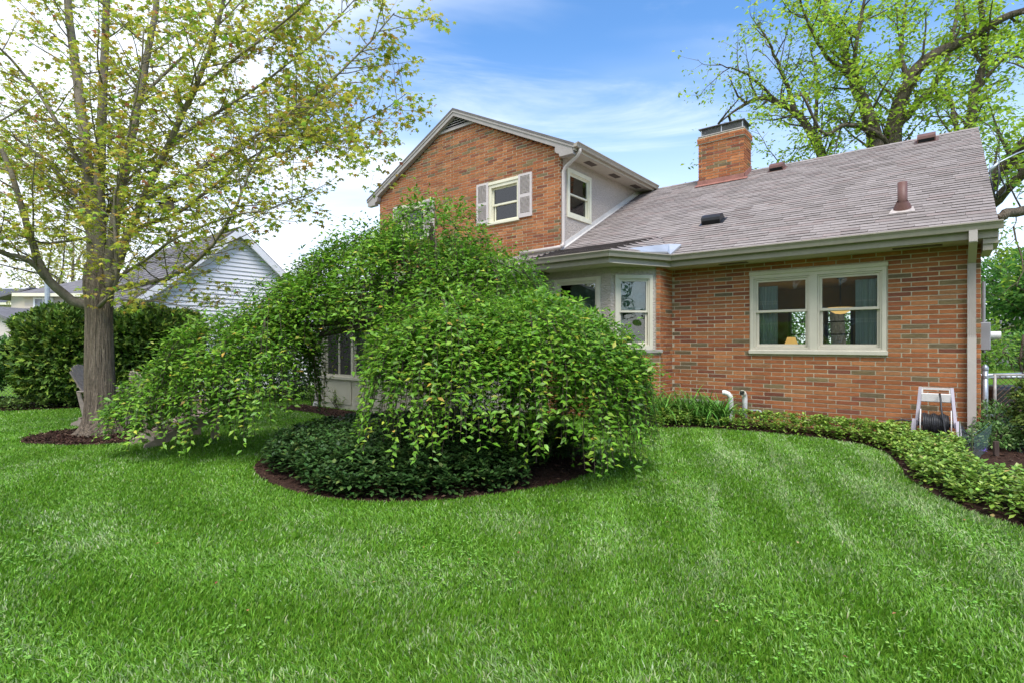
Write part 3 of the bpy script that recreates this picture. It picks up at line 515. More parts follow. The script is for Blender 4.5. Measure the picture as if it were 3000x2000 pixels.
# shingled roof planes
SHC = [(.285, .245, .225), (.265, .23, .21), (.30, .26, .24), (.275, .225, .205), (.295, .255, .235), (.25, .215, .195)]
def shingle_rows(poly3, expo=.128):
    """poly3: convex polygon (3D) with its first edge the eave; returns frames and pieces"""
    P = [Vector(p) for p in poly3]; ax = (P[1] - P[0]).normalized(); nn = None
    for q in P[2:]:
        c = ax.cross(q - P[0])
        if c.length > 1e-4: nn = c.normalized(); break
    if nn.z < 0: nn = -nn
    up = nn.cross(ax).normalized(); up = up if up.z > 0 else -up
    Q = [((p - P[0]).dot(ax), (p - P[0]).dot(up)) for p in P]; top = max(q[1] for q in Q); out = []; r_ = random.Random(len(P) * 7 + int(top * 100)); n = int(top / expo) + 1
    for j in range(n):
        t = min(top - .003, (j + .5) * expo); xs = []
        for i in range(len(Q)):
            (a0, b0), (a1, b1) = Q[i], Q[(i + 1) % len(Q)]
            if (b0 - t) * (b1 - t) < 0: xs.append(a0 + (a1 - a0) * (t - b0) / (b1 - b0))
        if len(xs) < 2: continue
        a, b = min(xs), max(xs); s = a - r_.uniform(0, .3)
        while s < b:
            wd = r_.choice((.24, .3, .33, .33)); s0, s1 = max(s, a), min(s + wd, b)
            if s1 - s0 > .015: out.append((P[0] + ax * ((s0 + s1) / 2) + up * (j * expo), s1 - s0, min(expo, top - j * expo + .01), r_.randrange(6), r_.choice((.005, .007, .010)), r_.choice((.95, 1., 1.05))))
            s += wd
    return ax, up, nn, out
_sm = {}
def shingle_geo(mb, wd, ln, th, col, base=None, ax=None, up=None, nn=None):
    f = lambda s, t, h: (base + ax * s + up * t + nn * h) if base is not None else (s, t, h)
    g = .002 if base is not None else .008; h = .006 + th; edge_ = (.075, .065, .062)  # butt edges: dark asphalt, also painted in for the shadow line under each row
    mb.add([f(-wd / 2 + g, 0, h), f(wd / 2 - g, 0, h), f(-wd / 2, ln + .02, .003), f(wd / 2, ln + .02, .003)], [(0, 1, 3, 2)], col)
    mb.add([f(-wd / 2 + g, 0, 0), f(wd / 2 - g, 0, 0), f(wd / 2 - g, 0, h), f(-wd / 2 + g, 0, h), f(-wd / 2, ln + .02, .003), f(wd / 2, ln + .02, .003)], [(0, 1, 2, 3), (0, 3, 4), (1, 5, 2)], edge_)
def shingled(parent, poly3, singles=0, expo=.128):
    ax, up, nn, lst = shingle_rows(poly3, expo)
    if singles: lst.sort(key=lambda q: (HM @ q[0]).y + .25 * abs((HM @ q[0]).z - 3.2))
    M3 = Matrix((ax, up, nn)).transposed().to_4x4(); rot = M3.to_euler()
    for q in lst[:singles]:
        c = tuple(x * q[5] for x in SHC[q[3]]); k = (q[3], q[4], q[5])
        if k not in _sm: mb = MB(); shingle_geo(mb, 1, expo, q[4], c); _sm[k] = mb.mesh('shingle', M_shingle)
        o = link('shingle', _sm[k], parent); o.location = q[0]; o.rotation_euler = rot; o.scale = (q[1], 1, 1)
    mb = MB()
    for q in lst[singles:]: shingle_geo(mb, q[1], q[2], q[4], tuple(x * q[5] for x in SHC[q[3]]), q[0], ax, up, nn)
    mb.build('shingle_courses', M_shingle, parent, kind='stuff')
EV, EZ, RV, RZ = -.45, 2.86, 4.75, 5.66
def slab(name, poly, th=.06, m=M_felt):
    w = MB(); w.prism([Vector(p) - Vector((0, 0, .004)) for p in poly], (0, 0, -th)); return w.build(name, m, house)
main = [(GX1 + .0, EV, EZ), (.15, EV, EZ), (.15, RV, RZ), (GX1 + .0, RV, RZ)]
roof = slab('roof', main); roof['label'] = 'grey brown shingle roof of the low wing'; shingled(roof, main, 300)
slab('rear_roof', [(GX1, RV, RZ), (.15, RV, RZ), (.15, 9.95, EZ), (GX1, 9.95, EZ)])
w = MB()
for k in range(25): x = .15 - k * .29; w.add([(x, RV - .13, RZ - .055), (x - .3, RV - .13, RZ - .05), (x - .3, RV, RZ + .022), (x, RV, RZ + .016), (x - .3, RV + .13, RZ - .05), (x, RV + .13, RZ - .055)], [(0, 1, 2, 3), (3, 2, 4, 5)], SHC[k % 6])
w.build('ridge_cap', M_shingle, roof)
pA, pB, pB2, pA2 = Vector((-4.13, EV, EZ)), Vector((-4.71, -1.6, EZ)), Vector((-6.45, -1.6, EZ)), Vector((-7.1, EV, EZ)); pE, pD = Vector((-4.75, .585, 3.43)), Vector((-7.158, .585, 3.43))
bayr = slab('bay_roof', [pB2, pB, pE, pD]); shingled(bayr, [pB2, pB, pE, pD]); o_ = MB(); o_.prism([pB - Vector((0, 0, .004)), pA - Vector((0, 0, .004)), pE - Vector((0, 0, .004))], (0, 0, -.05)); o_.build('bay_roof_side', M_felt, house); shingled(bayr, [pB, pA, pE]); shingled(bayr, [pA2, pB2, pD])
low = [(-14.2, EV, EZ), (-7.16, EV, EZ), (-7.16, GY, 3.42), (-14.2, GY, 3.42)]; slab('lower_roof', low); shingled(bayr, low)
w = MB()                                                        # metal diverter in the valley beside the bay
q = [hitv(1963, 746, -.47), hitv(1996, 716, -.12), hitv(1960, 715, -.28), hitv(1812, 731, -1.2), hitv(1872, 739, -.98), hitv(1955, 738, -.5)]
w.prism([q[5], q[2], q[3], q[4]], (0, .02, -.03)); w.prism([q[0], q[1], q[2], q[5]], (0, .02, -.03)); w.build('valley_flashing', M_metal, house)
w = MB()                                                        # white flashing where the roof meets the stucco and the brick gable
w.prism([(GX1 + .012, GY + .0, 3.44), (GX1 + .012, GY, 3.56), (GX1 + .012, 4.75, 5.78), (GX1 + .012, 4.75, 5.66)], (.012, 0, 0)); w.prism([(GX1 + .022, GY, 3.445), (GX1 + .075, GY, 3.435), (GX1 + .075, 4.7, 5.64), (GX1 + .022, 4.7, 5.65)], (0, 0, .012))
w.box(-8.3, GX1 + .06, GY - .06, GY - .012, 3.40, 3.50); w.build('step_flashing', M_whitefl, house)
# gutters
def sweep(name, path, prof, m, parent=house):
    P = [Vector((x, y, 0)) for x, y in path]; mb = MB(); n = len(prof); V = []; fs = []
    for i, p in enumerate(P):
        d0 = (P[i] - P[i - 1]).normalized() if i else (P[1] - P[0]).normalized(); d1 = (P[i + 1] - P[i]).normalized() if i < len(P) - 1 else d0
        n0, n1 = Vector((d0.y, -d0.x, 0)), Vector((d1.y, -d1.x, 0)); mt = (n0 + n1).normalized(); k = 1 / max(.3, mt.dot(n0))
        V += [p + mt * (o * k) + Vector((0, 0, z)) for o, z in prof]
    for i in range(len(P) - 1): fs += [(i * n + j, i * n + (j + 1) % n, (i + 1) * n + (j + 1) % n, (i + 1) * n + j) for j in range(n)]
    fs += [tuple(range(n)), tuple(range((len(P) - 1) * n, len(P) * n))]; mb.add(V, fs); return mb.build(name, m, parent)
gpf = lambda z: [(.0, z - .10), (.075, z - .10), (.082, z - .075), (.088, z - .05), (.102, z - .03), (.108, z - .018), (.118, z - .016), (.118, z), (.106, z), (.104, z - .012), (.0, z - .03)]
epath = [(-7.6, EV - .01), (pA2.x, EV - .01), (pB2.x, -1.61), (pB.x, -1.61), (pA.x, EV - .01), (.19, EV - .01)]
sweep('gutter', epath, gpf(EZ + .005), M_gutter)
sweep('fascia', [(x, y + .012) for x, y in epath[:-1]] + [(.15, EV)], [(0, 2.67), (0, 2.85), (-.02, 2.85), (-.02, 2.67)], M_gutter)
w = MB(); w.box(-4.28, .14, EV + .03, .02, 2.666, 2.68); w.prism([(-4.1, EV + .03, 2.664), (-4.66, -1.57, 2.664), (-6.47, -1.57, 2.664), (-7.1, EV + .03, 2.664), (-7.1, .02, 2.664), (-4.1, .02, 2.664)], (0, 0, .012)); sf = w.build('soffit', M_soffit, house)
for a in ((-3.35, -2.9), (-.95, -.4), (-2.2, -2.0)):
    if a[1] - a[0] > .3: MB().box(a[0], a[1], -.30, -.18, 2.655, 2.667).build('soffit_vent', mat('vent_grille', (.13, .105, .09), .8, .2, noise=(60, .5, 1.3, (1, 6, 1))), sf)
MB().box(.002, .15, EV + .03, .3, 2.60, 2.67).box(.002, .10, EV + .05, .3, 2.52, 2.60).build('rake_return', M_gutter, house)
w = MB(); w.prism([(.12, EV, EZ - .012), (.12, EV, EZ - .19), (.12, RV, RZ - .19), (.12, RV, RZ - .012)], (.028, 0, 0)); w.build('side_rake', M_gutter, house)
gq = lambda x, z: x
w = MB(); zt = ez + .005; prof = gpf(zt); n = len(prof); V = []                     # upper gutter along the stucco side
for y in (.44, 4.72): V += [(-6.71 + o, y, z) for o, z in prof]
w.add(V, [(j, (j + 1) % n, (j + 1) % n + n, j + n) for j in range(n)] + [tuple(range(n)), tuple(range(n, 2 * n))]); w.build('upper_gutter', M_gutter, house)
w = MB(); w.box(GX1 - .01, -6.715, GY + .1, 4.7, 5.60, 5.615).box(-6.73, -6.712, .46, 4.7, 5.58, 5.72); us = w.build('upper_soffit', M_soffit, house)
for y in (1.55, 2.75, 3.95): MB().box(-7.02, -6.86, y - .19, y + .19, 5.592, 5.601).build('soffit_vent', mat('vent_grille', (.13, .105, .09), .8, .2, noise=(60, .5, 1.3, (1, 6, 1))), us)
def rect_pipe(mb, pts, wd, dp):
    for a, b in zip(pts, pts[1:]):
        a, b = Vector(a), Vector(b); up = Vector((0, 1, 0)) if abs((b - a).normalized().z) > .8 else Vector((0, 0, 1)); mb.bar(a - (b - a).normalized() * .012, b + (b - a).normalized() * .012, wd, dp, up)
w = MB(); x = -.095; rect_pipe(w, [(x, EV - .065, 2.76), (x, EV - .065, 2.64), (x, -.055, 2.42), (x, -.055, 1.3)], .085, .06); rect_pipe(w, [(x, -.058, 1.42), (x, -.06, .02)], .092, .066)
for k in range(5): w.box(x - .044 + k * .02, x - .038 + k * .02, -.094, -.03, 1.42, 2.4)
ds = w.build('downspout', M_spout, house); ds['label'] = 'square downspout at the corner of the low wing'
w = MB(); w.tube([(-6.66, .62, 5.63), (-6.66, .62, 5.56), (-6.72, .62, 5.49), (-7.02, .62, 5.31), (-7.09, .62, 5.22), (-7.095, .62, 4.5), (-7.095, .62, 3.62), (-7.09, .6, 3.54), (-7.09, .5, 3.49)], .042, 8); w.tube([(-7.09, .52, 3.49), (-7.3, .5, 3.475), (-8.25, .5, 3.46)], .045, 8); w.build('upper_downspout', M_spout, house, True)
# chimney
CX0, CX1, CY0, CY1, CZ = -5.28, -4.17, 4.13, 4.72, 6.56
w = MB(); w.box(CX0 + .005, CX1 - .005, CY0 + .005, CY1, 4.9, CZ - .17).box(CX0 - .02, CX1 + .02, CY0 - .02, CY1 + .02, CZ - .17, CZ - .006); chim = w.build('chimney', M_mortar, house)
CF, CS = frame(0, CY0, 0), frame(CX1, 0, 90)
bricks_joined(chim, CF, brick_list(None, lambda z: [(CX0, CX1)], 5.42, CZ - .15, .02, 21)); bricks_joined(chim, CS, brick_list(None, lambda z: [(CY0 + .005, CY1)], 5.42, CZ - .15, .02, 22))
bricks_joined(chim, frame(0, CY0 - .027, 0), brick_list(None, lambda z: [(CX0 - .028, CX1 + .028)], CZ - .17, CZ, .1, 23)); bricks_joined(chim, frame(CX1 + .027, 0, 90), brick_list(None, lambda z: [(CY0 - .02, CY1 + .02)], CZ - .17, CZ, .1, 24))
MB().bbox(CX0 - .02, CX1 + .02, CY0 - .02, CY1 + .02, CZ - .004, CZ + .045, .02).build('crown', M_concrete, chim)
w = MB(); w.prism([(CX0 - .02, CY0 - .02, 5.26), (CX1 + .02, CY0 - .02, 5.26), (CX1 + .02, CY0 - .02, 5.46), (CX0 - .02, CY0 - .02, 5.46)], (0, .016, 0)); w.prism([(CX1 + .02, CY0 - .02, 5.3), (CX1 + .02, CY1, 5.6), (CX1 + .02, CY1, 5.78), (CX1 + .02, CY0 - .02, 5.46)], (-.016, 0, 0)); w.prism([(CX0 - .06, CY0 - .13, 5.285), (CX1 + .1, CY0 - .13, 5.285), (CX1 + .1, CY0 - .02, 5.35), (CX0 - .06, CY0 - .02, 5.35)], (0, 0, .012)); w.box(CX0 - .025, CX1 + .025, CY0 - .03, CY0 - .019, 5.345, 5.362); w.build('base_flashing', M_copper, chim)
w = MB(); a0, a1, b0, b1, z0, z1 = CX0 + .05, CX1 - .05, CY0 + .06, CY1 - .06, CZ + .045, CZ + .215
for k in range(48): x = a0 + (a1 - a0) * k / 47; w.bar((x, b0, z0), (min(a1, x + .09), b0, z1), .006, .006); w.bar((x, b0, z0), (max(a0, x - .09), b0, z1), .006, .006)
for k in range(16): y = b0 + (b1 - b0) * k / 15; w.bar((a1, y, z0), (a1, min(b1, y + .09), z1), .006, .006); w.bar((a1, y, z0), (a1, max(b0, y - .09), z1), .006, .006); w.bar((a0, y, z0), (a0, min(b1, y + .09), z1), .006, .006)
M_zinc = mat('cap_metal', (.16, .15, .15), .45, .5, metal=.5, noise=(9, .8, 1.2)); cp = w.build('spark_screen', M_zinc, chim)
w = MB()
for x in (a0, (a0 + a1) / 2, a1): w.box(x - .012, x + .012, b0 - .008, b0 + .008, z0, z1)
w.build('screen_post', M_metal, chim); MB().bbox(a0 - .06, a1 + .06, b0 - .07, b1 + .07, z1, z1 + .022, .008).build('cap_lid', M_zinc, chim)
# things on the roof
zr = lambda v: EZ + (v - EV) * .538; RT = math.atan(.538)
def roof_frame(u, v): return Matrix.Translation((-u, v, zr(v) + .01)) @ Matrix.Rotation(RT, 4, 'X')
def vent(u, v, wd, ln, h, m, name):
    w = MB(roof_frame(u, v)); hw = wd / 2
    w.prism([(-hw, -ln * .5, 0), (-hw, -ln * .5, h * .55), (-hw, -ln * .42, h * .85), (-hw, -ln * .25, h), (-hw, ln * .2, h * .92), (-hw, ln * .5, .01), (-hw, ln * .5, 0)], (wd, 0, 0)); o = w.build(name, m, house)
    MB(roof_frame(u, v)).box(-hw + .02, hw - .02, -ln * .5 - .004, -ln * .5 + .01, .012, h * .5).build('vent_opening', M_dark, o); MB(roof_frame(u, v)).box(-hw - .05, hw + .05, -ln * .5 - .03, ln * .6, -.004, .004).build('vent_flange', m, o); return o
vent(3.9, 1.10, .36, .30, .15, M_blackv, 'black_roof_vent'); vent(3.48, 4.40, .30, .32, .15, M_brown, 'roof_vent'); vent(.67, 4.46, .30, .32, .15, M_brown, 'roof_vent')
w = MB(); pz = zr(.42); w.tube([(-.87, .42, pz - .1), (-.87, .42, pz + .42)], .062, 20); w.tube([(-.87, .42, pz + .08), (-.87, .42, pz + .09)], .065, 20); st = w.build('stack_pipe', M_brown, house, True)
w = MB(roof_frame(.87, .42)); lathe(w, [(.12, -.01), (.105, .05), (.07, .13)], 20); w.build('boot', M_brown, st, True); w = MB(roof_frame(.87, .42)); w.prism([(-.16, -.19, -.004), (.16, -.19, -.004), (.13, .05, -.004), (-.13, .05, -.004)], (0, 0, .02)); w.build('boot_flashing', mat('worn_flashing', (.47, .41, .37), .6, .3, noise=(14, .65, 1.2)), st)
# basement vent, meter box, service mast
MB().box(-4.15, -3.35, -.04, .0, .26, .335).build('basement_vent', M_concrete, house)
M_grey = mat('grey_box_paint', (.26, .255, .27), .5, .4, noise=(7, .9, 1.1)); M_galv = mat('galvanized', (.38, .41, .45), .4, .5, metal=.5, noise=(14, .8, 1.15)); M_white = mat('white_plastic', (.72, .71, .68), .4, .4, noise=(8, .93, 1.03))
w = MB(); w.bbox(.0, .11, .25, .5, 1.24, 1.62, .01); mx = w.build('meter_box', M_grey, house); MB().tube([(.11, .37, 1.44), (.22, .37, 1.44)], .055, 16).build('meter_dial', M_white, mx)
MB().tube([(.05, .55, 1.2), (.05, .55, 2.2)], .02, 8).build('conduit', M_grey, house)
# service drop on the gable end: porcelain knob, drip loops, cable to the pole
sv = empty('service_cable', hp(-.22, 1.5, 4.0), 0, 'electric service cable with drip loops at the gable end', 'cable')
c0 = sv.location; lo = lambda p: Vector(p) - c0; k0 = at(2925, 478, 7.9)
w = MB(); w.tube([lo(k0), lo(at(2980, 450, 8.1)), lo(at(3060, 420, 8.3)), lo(at(3300, 345, 9)), lo(at(4200, 150, 12))], .012, 6); w.build('drop_wire', M_galv, sv, True)
for q in (((2925, 480), (2927, 520), (2921, 560), (2922, 578)), ((2923, 480), (2931, 520), (2946, 550), (2944, 562), (2925, 582)), ((2900, 505), (2906, 545), (2915, 575), (2923, 584)), ((2898, 540), (2906, 570), (2922, 586))):
    MB().tube([lo(at(x, y, 7.9)) for x, y in q], .010, 6).build('drip_loop', M_blackv, sv, True)
MB().tube([lo(hp(-.15, 1.2, 3.88)), lo(at(2905, 495, 7.95)), lo(k0)], .022, 8).build('mast_arm', M_galv, sv, True)

# ------------------------------------------------------------------ screened porch (part of the house) below the gable
M_porch = mat('porch_paint', (.50, .465, .375), .6, .3, noise=(5, .92, 1.05)); M_screen = mat('insect_screen', (.032, .029, .029), .55, .25, noise=(40, .85, 1.15))
PV = -3.3; PF = frame(-10.62, PV, 0)
w = MB(PF); w.box(0, 4.1, .03, .12, .0, .62).box(0, 4.1, .02, .14, 2.02, 2.3); w.box(0, .1, .0, .16, .0, 2.02); pw = w.build('porch_wall', M_porch, house)
for k in range(5): MB(PF).box(.10 + k * 1.0, .17 + k * 1.0, -.012, .14, .62, 2.02).build('porch_post', M_porch, pw)
for k in range(4): MB(PF).bbox(.2 + k * 1.0, 1.07 + k * 1.0, .012, .03, .1, .56, .006).build('porch_panel', M_porch, pw)
MB(PF).bbox(-.02, 4.12, -.035, .13, .6, .66, .006).build('porch_sill', M_porch, pw)
for k in range(4):
    a = .17 + k * 1.0; o = MB(PF); ring(o, a, a + .93, .66, 2.02, .04, .02, .06); o.box(a + .45, a + .485, .02, .06, .7, 1.98); o = o.build('porch_window', M_porch, house); MB(PF).box(a + .035, a + .895, .045, .05, .695, 1.985).build('screen', M_screen, o)
w = MB(PF); w.tube([(-.08, -.05, .05), (-.08, -.05, 2.2)], .045, 4); w.build('porch_downspout', M_spout, house); MB(PF).tube([(-.08, -.08, .0), (-.08, -.06, .1)], .055, 8).build('spout_foot', M_white, house)
w = MB(PF); w.box(-.02, .06, .16, 3.8, 0, 2.2).box(4.02, 4.1, .16, 3.2, 0, 2.2); w.build('porch_side', M_porch, house)
w = MB(PF); w.prism([(-.3, -.35, 2.32), (4.4, -.35, 2.32), (4.4, 3.8, 2.84), (-.3, 3.8, 2.84)], (0, 0, .06)); w.build('porch_roof', MATS['shingle_plain'], house)
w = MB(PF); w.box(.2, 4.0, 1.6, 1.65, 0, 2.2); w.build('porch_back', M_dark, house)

# ------------------------------------------------------------------ plants
def foliage(name, parent, centre, rad, n, tmpl, size, cols, wts, m, shell=.35, lump=.12, up=.35, flat=.0, wid=1., seed=0, squash=1., zmin=.02):
    """leaves through an uneven crown volume: P on and under a lumpy ellipsoid"""
    d = nrm(rng.normal(0, 1, (n, 3))); ph = np.random.default_rng(seed).uniform(0, 6.28, (6, 3)); fr = np.random.default_rng(seed + 1).uniform(1.5, 5.5, (6, 3))
    lumps = sum(np.sin((d * fr[k]).sum(1) * 1.7 + ph[k, 0]) for k in range(6)) / 6 * 1.8
    rr = 1 + lump * lumps; depth = 1 - shell * rng.random(n) ** 1.7
    dd = np.sign(d) * np.abs(d) ** squash if squash != 1 else d
    P = np.array(centre) + dd * np.array(rad) * (rr * depth)[:, None]; k = P[:, 2] > zmin; P = P[k]; d = d[k]; n = len(P)
    D = nrm(d + rng.normal(0, .55, (n, 3)) + np.array((0, 0, up))); N = nrm(d * .8 + rng.normal(0, .45, (n, 3)) + np.array((0, 0, .8 + flat)))
    c = pick(cols, wts, n); L = size * rng.uniform(.6, 1.3, n)
    return leaves(name, tmpl, P, D, N, L, L * wid, c, m, parent)
class Wood:
    def __init__(s): s.mb = MB()
    def limb(s, pts, r0, r1, n=6, wob=0., sub=3):
        """smooth the polyline, return list of (point, tangent, radius)"""
        pts = [Vector(p) for p in pts]; out = []; m = len(pts)
        for i in range(m - 1):
            p0, p1, p2, p3 = pts[max(i - 1, 0)], pts[i], pts[i + 1], pts[min(i + 2, m - 1)]
            for k in range(sub):
                t = k / sub; out.append(.5 * ((2 * p1) + (p2 - p0) * t + (2 * p0 - 5 * p1 + 4 * p2 - p3) * t * t + (3 * p1 - p0 - 3 * p2 + p3) * t ** 3))
        out.append(pts[-1])
        if wob: out = [out[0]] + [p + Vector((random.gauss(0, wob), random.gauss(0, wob), random.gauss(0, wob))) for p in out[1:]]
        q = len(out) - 1; rs = [r0 + (r1 - r0) * (i / q) ** .85 for i in range(q + 1)]
        s.mb.tube(out, rs, n, cap=True); return out, rs
def rnd_perp(t):
    a = t.orthogonal().normalized(); b = t.cross(a); w = random.uniform(0, 6.283); return a * math.cos(w) + b * math.sin(w)
def along(path, step, t0=.2):
    tot = sum((b - a).length for a, b in zip(path, path[1:])); acc = 0; nxt = tot * t0
    for a, b in zip(path, path[1:]):
        l = (b - a).length
        while acc + l >= nxt and l > 1e-6:
            yield a.lerp(b, (nxt - acc) / l), (b - a).normalized(), nxt / tot
            nxt += step * random.uniform(.6, 1.4)
        acc += l
def shoot(wood, p, d, ln, r0, bend=(0, 0, .1), n=5, k=5, wob=.03):
    pts = [p]; d = Vector(d).normalized(); bend = Vector(bend)
    for i in range(k): d = (d + bend / k + Vector((random.gauss(0, wob), random.gauss(0, wob), random.gauss(0, wob)))).normalized(); pts.append(pts[-1] + d * ln / k)
    wood.mb.tube(pts, [r0 * (1 - .75 * i / k) for i in range(k + 1)], n, cap=False); return pts

# ---- maple in the lawn
def maple():
    t = empty('maple_tree', (0, 0, 0), 0, 'tall maple with grey trunk and young yellow green leaves', 'tree'); b = Vector((MP.x, MP.y, 0)); t.location = b
    r_ = random.Random(4); N = 40; rows = []; V = []; fs = []
    prof = [(-.03, .36), (.02, .32), (.06, .275), (.12, .24), (.2, .215), (.32, .20), (.5, .189), (.8, .18), (1.1, .172), (1.4, .167), (1.7, .166), (1.95, .172), (2.12, .19), (2.3, .18), (2.5, .15)]
    for z, r0 in prof:
        for k in range(N):
            w = 2 * math.pi * k / N; fl = max(0, 1 - z / .3); rr = r0 * (1 + .10 * fl * math.sin(5 * w + 1) + .06 * fl * math.sin(9 * w) + .018 * math.sin(11 * w + z * 1.5) + .02 * math.sin(17 * w - z * 2.2) + .03 * math.sin(3 * w + .4)) + r_.gauss(0, .002)
            V.append((rr * math.cos(w) + .02 * z * -.6, rr * math.sin(w), z))
    for i in range(len(prof) - 1): fs += [(i * N + k, i * N + (k + 1) % N, (i + 1) * N + (k + 1) % N, (i + 1) * N + k) for k in range(N)]
    mb = MB(); mb.add(V, fs); mb.build('trunk', M_bark, t, True)
    W = Wood(); Y = MP.y; lims = []
    spec = [  # (view polyline, distances, r0, r1)
        ([(222, 690), (213, 540), (203, 400), (186, 250), (166, 100), (150, -60), (140, -200)], [Y, Y, Y, Y + .1, Y + .2, Y + .3, Y + .4], .135, .05),
        ([(232, 690), (228, 520), (230, 350), (237, 180), (243, 0), (246, -160)], [Y, Y - .05, Y - .1, Y - .15, Y - .2, Y - .3], .12, .045),
        ([(238, 690), (262, 530), (285, 400), (318, 230), (345, 90), (370, -60), (385, -180)], [Y, Y, Y + .05, Y + .15, Y + .3, Y + .4, Y + .5], .105, .04),
        ([(246, 680), (286, 560), (326, 465), (388, 330), (442, 215), (500, 60), (530, -80)], [Y, Y - .1, Y - .25, Y - .4, Y - .55, Y - .7, Y - .8], .085, .03),
        ([(214, 706), (165, 690), (112, 645), (84, 590), (58, 500), (20, 390), (-30, 280)], [Y, Y - .1, Y - .3, Y - .4, Y - .5, Y - .6, Y - .7], .10, .035),
        ([(112, 645), (66, 600), (20, 585), (-50, 555)], [Y - .3, Y - .5, Y - .6, Y - .8], .06, .03),
        ([(240, 672), (300, 656), (380, 642), (450, 602), (505, 540), (545, 470), (570, 400), (620, 315), (690, 235)], [Y, Y - .2, Y - .45, Y - .7, Y - .85, Y - .95, Y - 1., Y - 1.1, Y - 1.2], .05, .012),
        ([(250, 620), (300, 535), (405, 492), (480, 435), (560, 375), (690, 290), (800, 190)], [Y, Y + .1, Y + .2, Y + .3, Y + .35, Y + .4, Y + .4], .05, .012),
        ([(205, 500), (140, 405), (60, 335), (-20, 285)], [Y, Y + .2, Y + .35, Y + .5], .048, .02), ([(196, 400), (120, 260), (50, 165), (-20, 90)], [Y, Y - .2, Y - .3, Y - .5], .045, .018),
        ([(228, 705), (262, 665), (268, 600), (262, 500), (272, 420), (296, 300), (320, 180), (330, 60)], [Y - .18, Y - .5, Y - .62, Y - .7, Y - .75, Y - .85, Y - .95, Y - 1.05], .042, .012),
        ([(326, 465), (440, 400), (560, 330), (700, 240), (820, 130), (905, 30)], [Y - .25, Y - .5, Y - .7, Y - .9, Y - 1., Y - 1.], .042, .010),
        ([(388, 330), (500, 260), (620, 180), (740, 80), (830, -20)], [Y - .4, Y - .2, Y, Y + .15, Y + .3], .036, .010), ([(318, 230), (420, 130), (520, 40), (600, -40)], [Y + .15, Y + .4, Y + .6, Y + .8], .035, .012),
        ([(442, 215), (560, 120), (680, 30), (760, -50)], [Y - .55, Y - .8, Y - 1., Y - 1.2], .03, .010), ([(268, 640), (330, 600), (420, 540), (520, 500), (620, 480), (720, 440)], [Y, Y - .5, Y - .9, Y - 1.2, Y - 1.3, Y - 1.4], .03, .008),
        ([(560, 375), (660, 350), (760, 310), (870, 260), (935, 215)], [Y + .35, Y + .2, Y, Y - .2, Y - .3], .022, .006), ([(620, 315), (700, 320), (800, 340), (880, 330)], [Y - 1.1, Y - 1.05, Y - 1., Y - .9], .018, .006),
        ([(232, 690), (215, 560), (160, 470), (90, 400), (20, 350)], [Y + .1, Y + .5, Y + .9, Y + 1.2, Y + 1.4], .05, .015), ([(228, 600), (250, 480), (330, 380), (450, 300), (560, 240)], [Y + .1, Y + .6, Y + 1.1, Y + 1.5, Y + 1.7], .05, .012),
        ([(250, 690), (330, 690), (405, 700), (460, 720)], [Y - .15, Y - .5, Y - .7, Y - .8], .018, .006), ([(213, 540), (120, 560), (40, 540), (-30, 520)], [Y, Y - .3, Y - .5, Y - .6], .03, .012)]
    P, D, Nn, cl = [], [], [], []
    def tuft(p, d, k, spread=.05):
        if p.z < 2.6 and random.random() < .5: return
        for _ in range(k):
            a = random.uniform(0, 6.283); out = Vector((math.cos(a), math.sin(a), 0)); P.append(p + Vector((random.gauss(0, spread), random.gauss(0, spread), random.gauss(0, spread * .6))))
            D.append(Vector(d) * .4 + out + Vector((0, 0, random.uniform(-.75, -.05)))); Nn.append(Vector((random.gauss(0, .3), random.gauss(0, .3), 1)) + out * .25)
    for poly, dep, r0, r1 in spec:
        path, rs = W.limb([va(*p, y) - b for p, y in zip(poly, dep)], r0 * .78, r1 * .7, 9 if r0 > .07 else 7, .006)
        big = r0 > .06
        for p, tg, tt in along(path, .12 if not big else .2, .12 if not big else .18):
            side = rnd_perp(tg); side.z = side.z * .4 + .1; d = (tg * random.uniform(.25, .8) + side).normalized(); ln = random.uniform(.5, 1.35) * (1.1 - .4 * tt) * (1.25 if big else 1)
            s = shoot(W, p, d, ln, max(.0045, min(.014, r0 * .2)), (0, 0, .35), 4, 5, .07)
            for q, tg2, t2 in along(s, .105, .15):
                d2 = (tg2 * .6 + rnd_perp(tg2) + Vector((0, 0, .1))).normalized(); tw = shoot(W, q, d2, random.uniform(.08, .34), .003, (0, 0, .2), 3, 2, .08)
                if random.random() < .9: tuft(tw[-1], d2, random.choice((4, 5, 6, 7)))
                if random.random() < .8: tuft(tw[1], d2, 3)
            tuft(s[-1], tg, random.choice((3, 4, 5)))
            if random.random() < .12: tuft(p, d, 3, .04)
    W.mb.build('branches', M_limb, t, True)
    n = len(P); L = rng.uniform(.036, .088, n); leaves('crown', MAPLE, np.array([tuple(p) for p in P]), np.array([tuple(p) for p in D]), np.array([tuple(p) for p in Nn]), L, L * 1.05, pick([(.48, .50, .06), (.58, .56, .09), (.36, .46, .06), (.50, .33, .08), (.26, .46, .06), (.5, .18, .11)], [5, 3, 4.2, 1.5, 1.1, .2], n, .16, .06), M_mapleleaf, t)
    print('maple leaves', n)
maple()
bh = at(487, 603, 7.3); bho = empty('bird_feeder', bh, R(-35), 'small weathered wooden bird feeder hanging in the maple', 'bird feeder'); M_wood = mat('weathered_wood', (.20, .155, .12), .9, .15, noise=[(6, .7, 1.2, (1, 6, 1)), (30, .85, 1.1)])
MB().box(-.09, .09, -.07, .07, -.075, -.06).box(-.09, .09, -.07, -.062, -.06, -.01).box(-.09, .09, .062, .07, -.06, -.01).box(-.09, -.08, -.062, .062, -.06, .055).box(.08, .09, -.062, .062, -.06, .055).build('box', M_wood, bho)
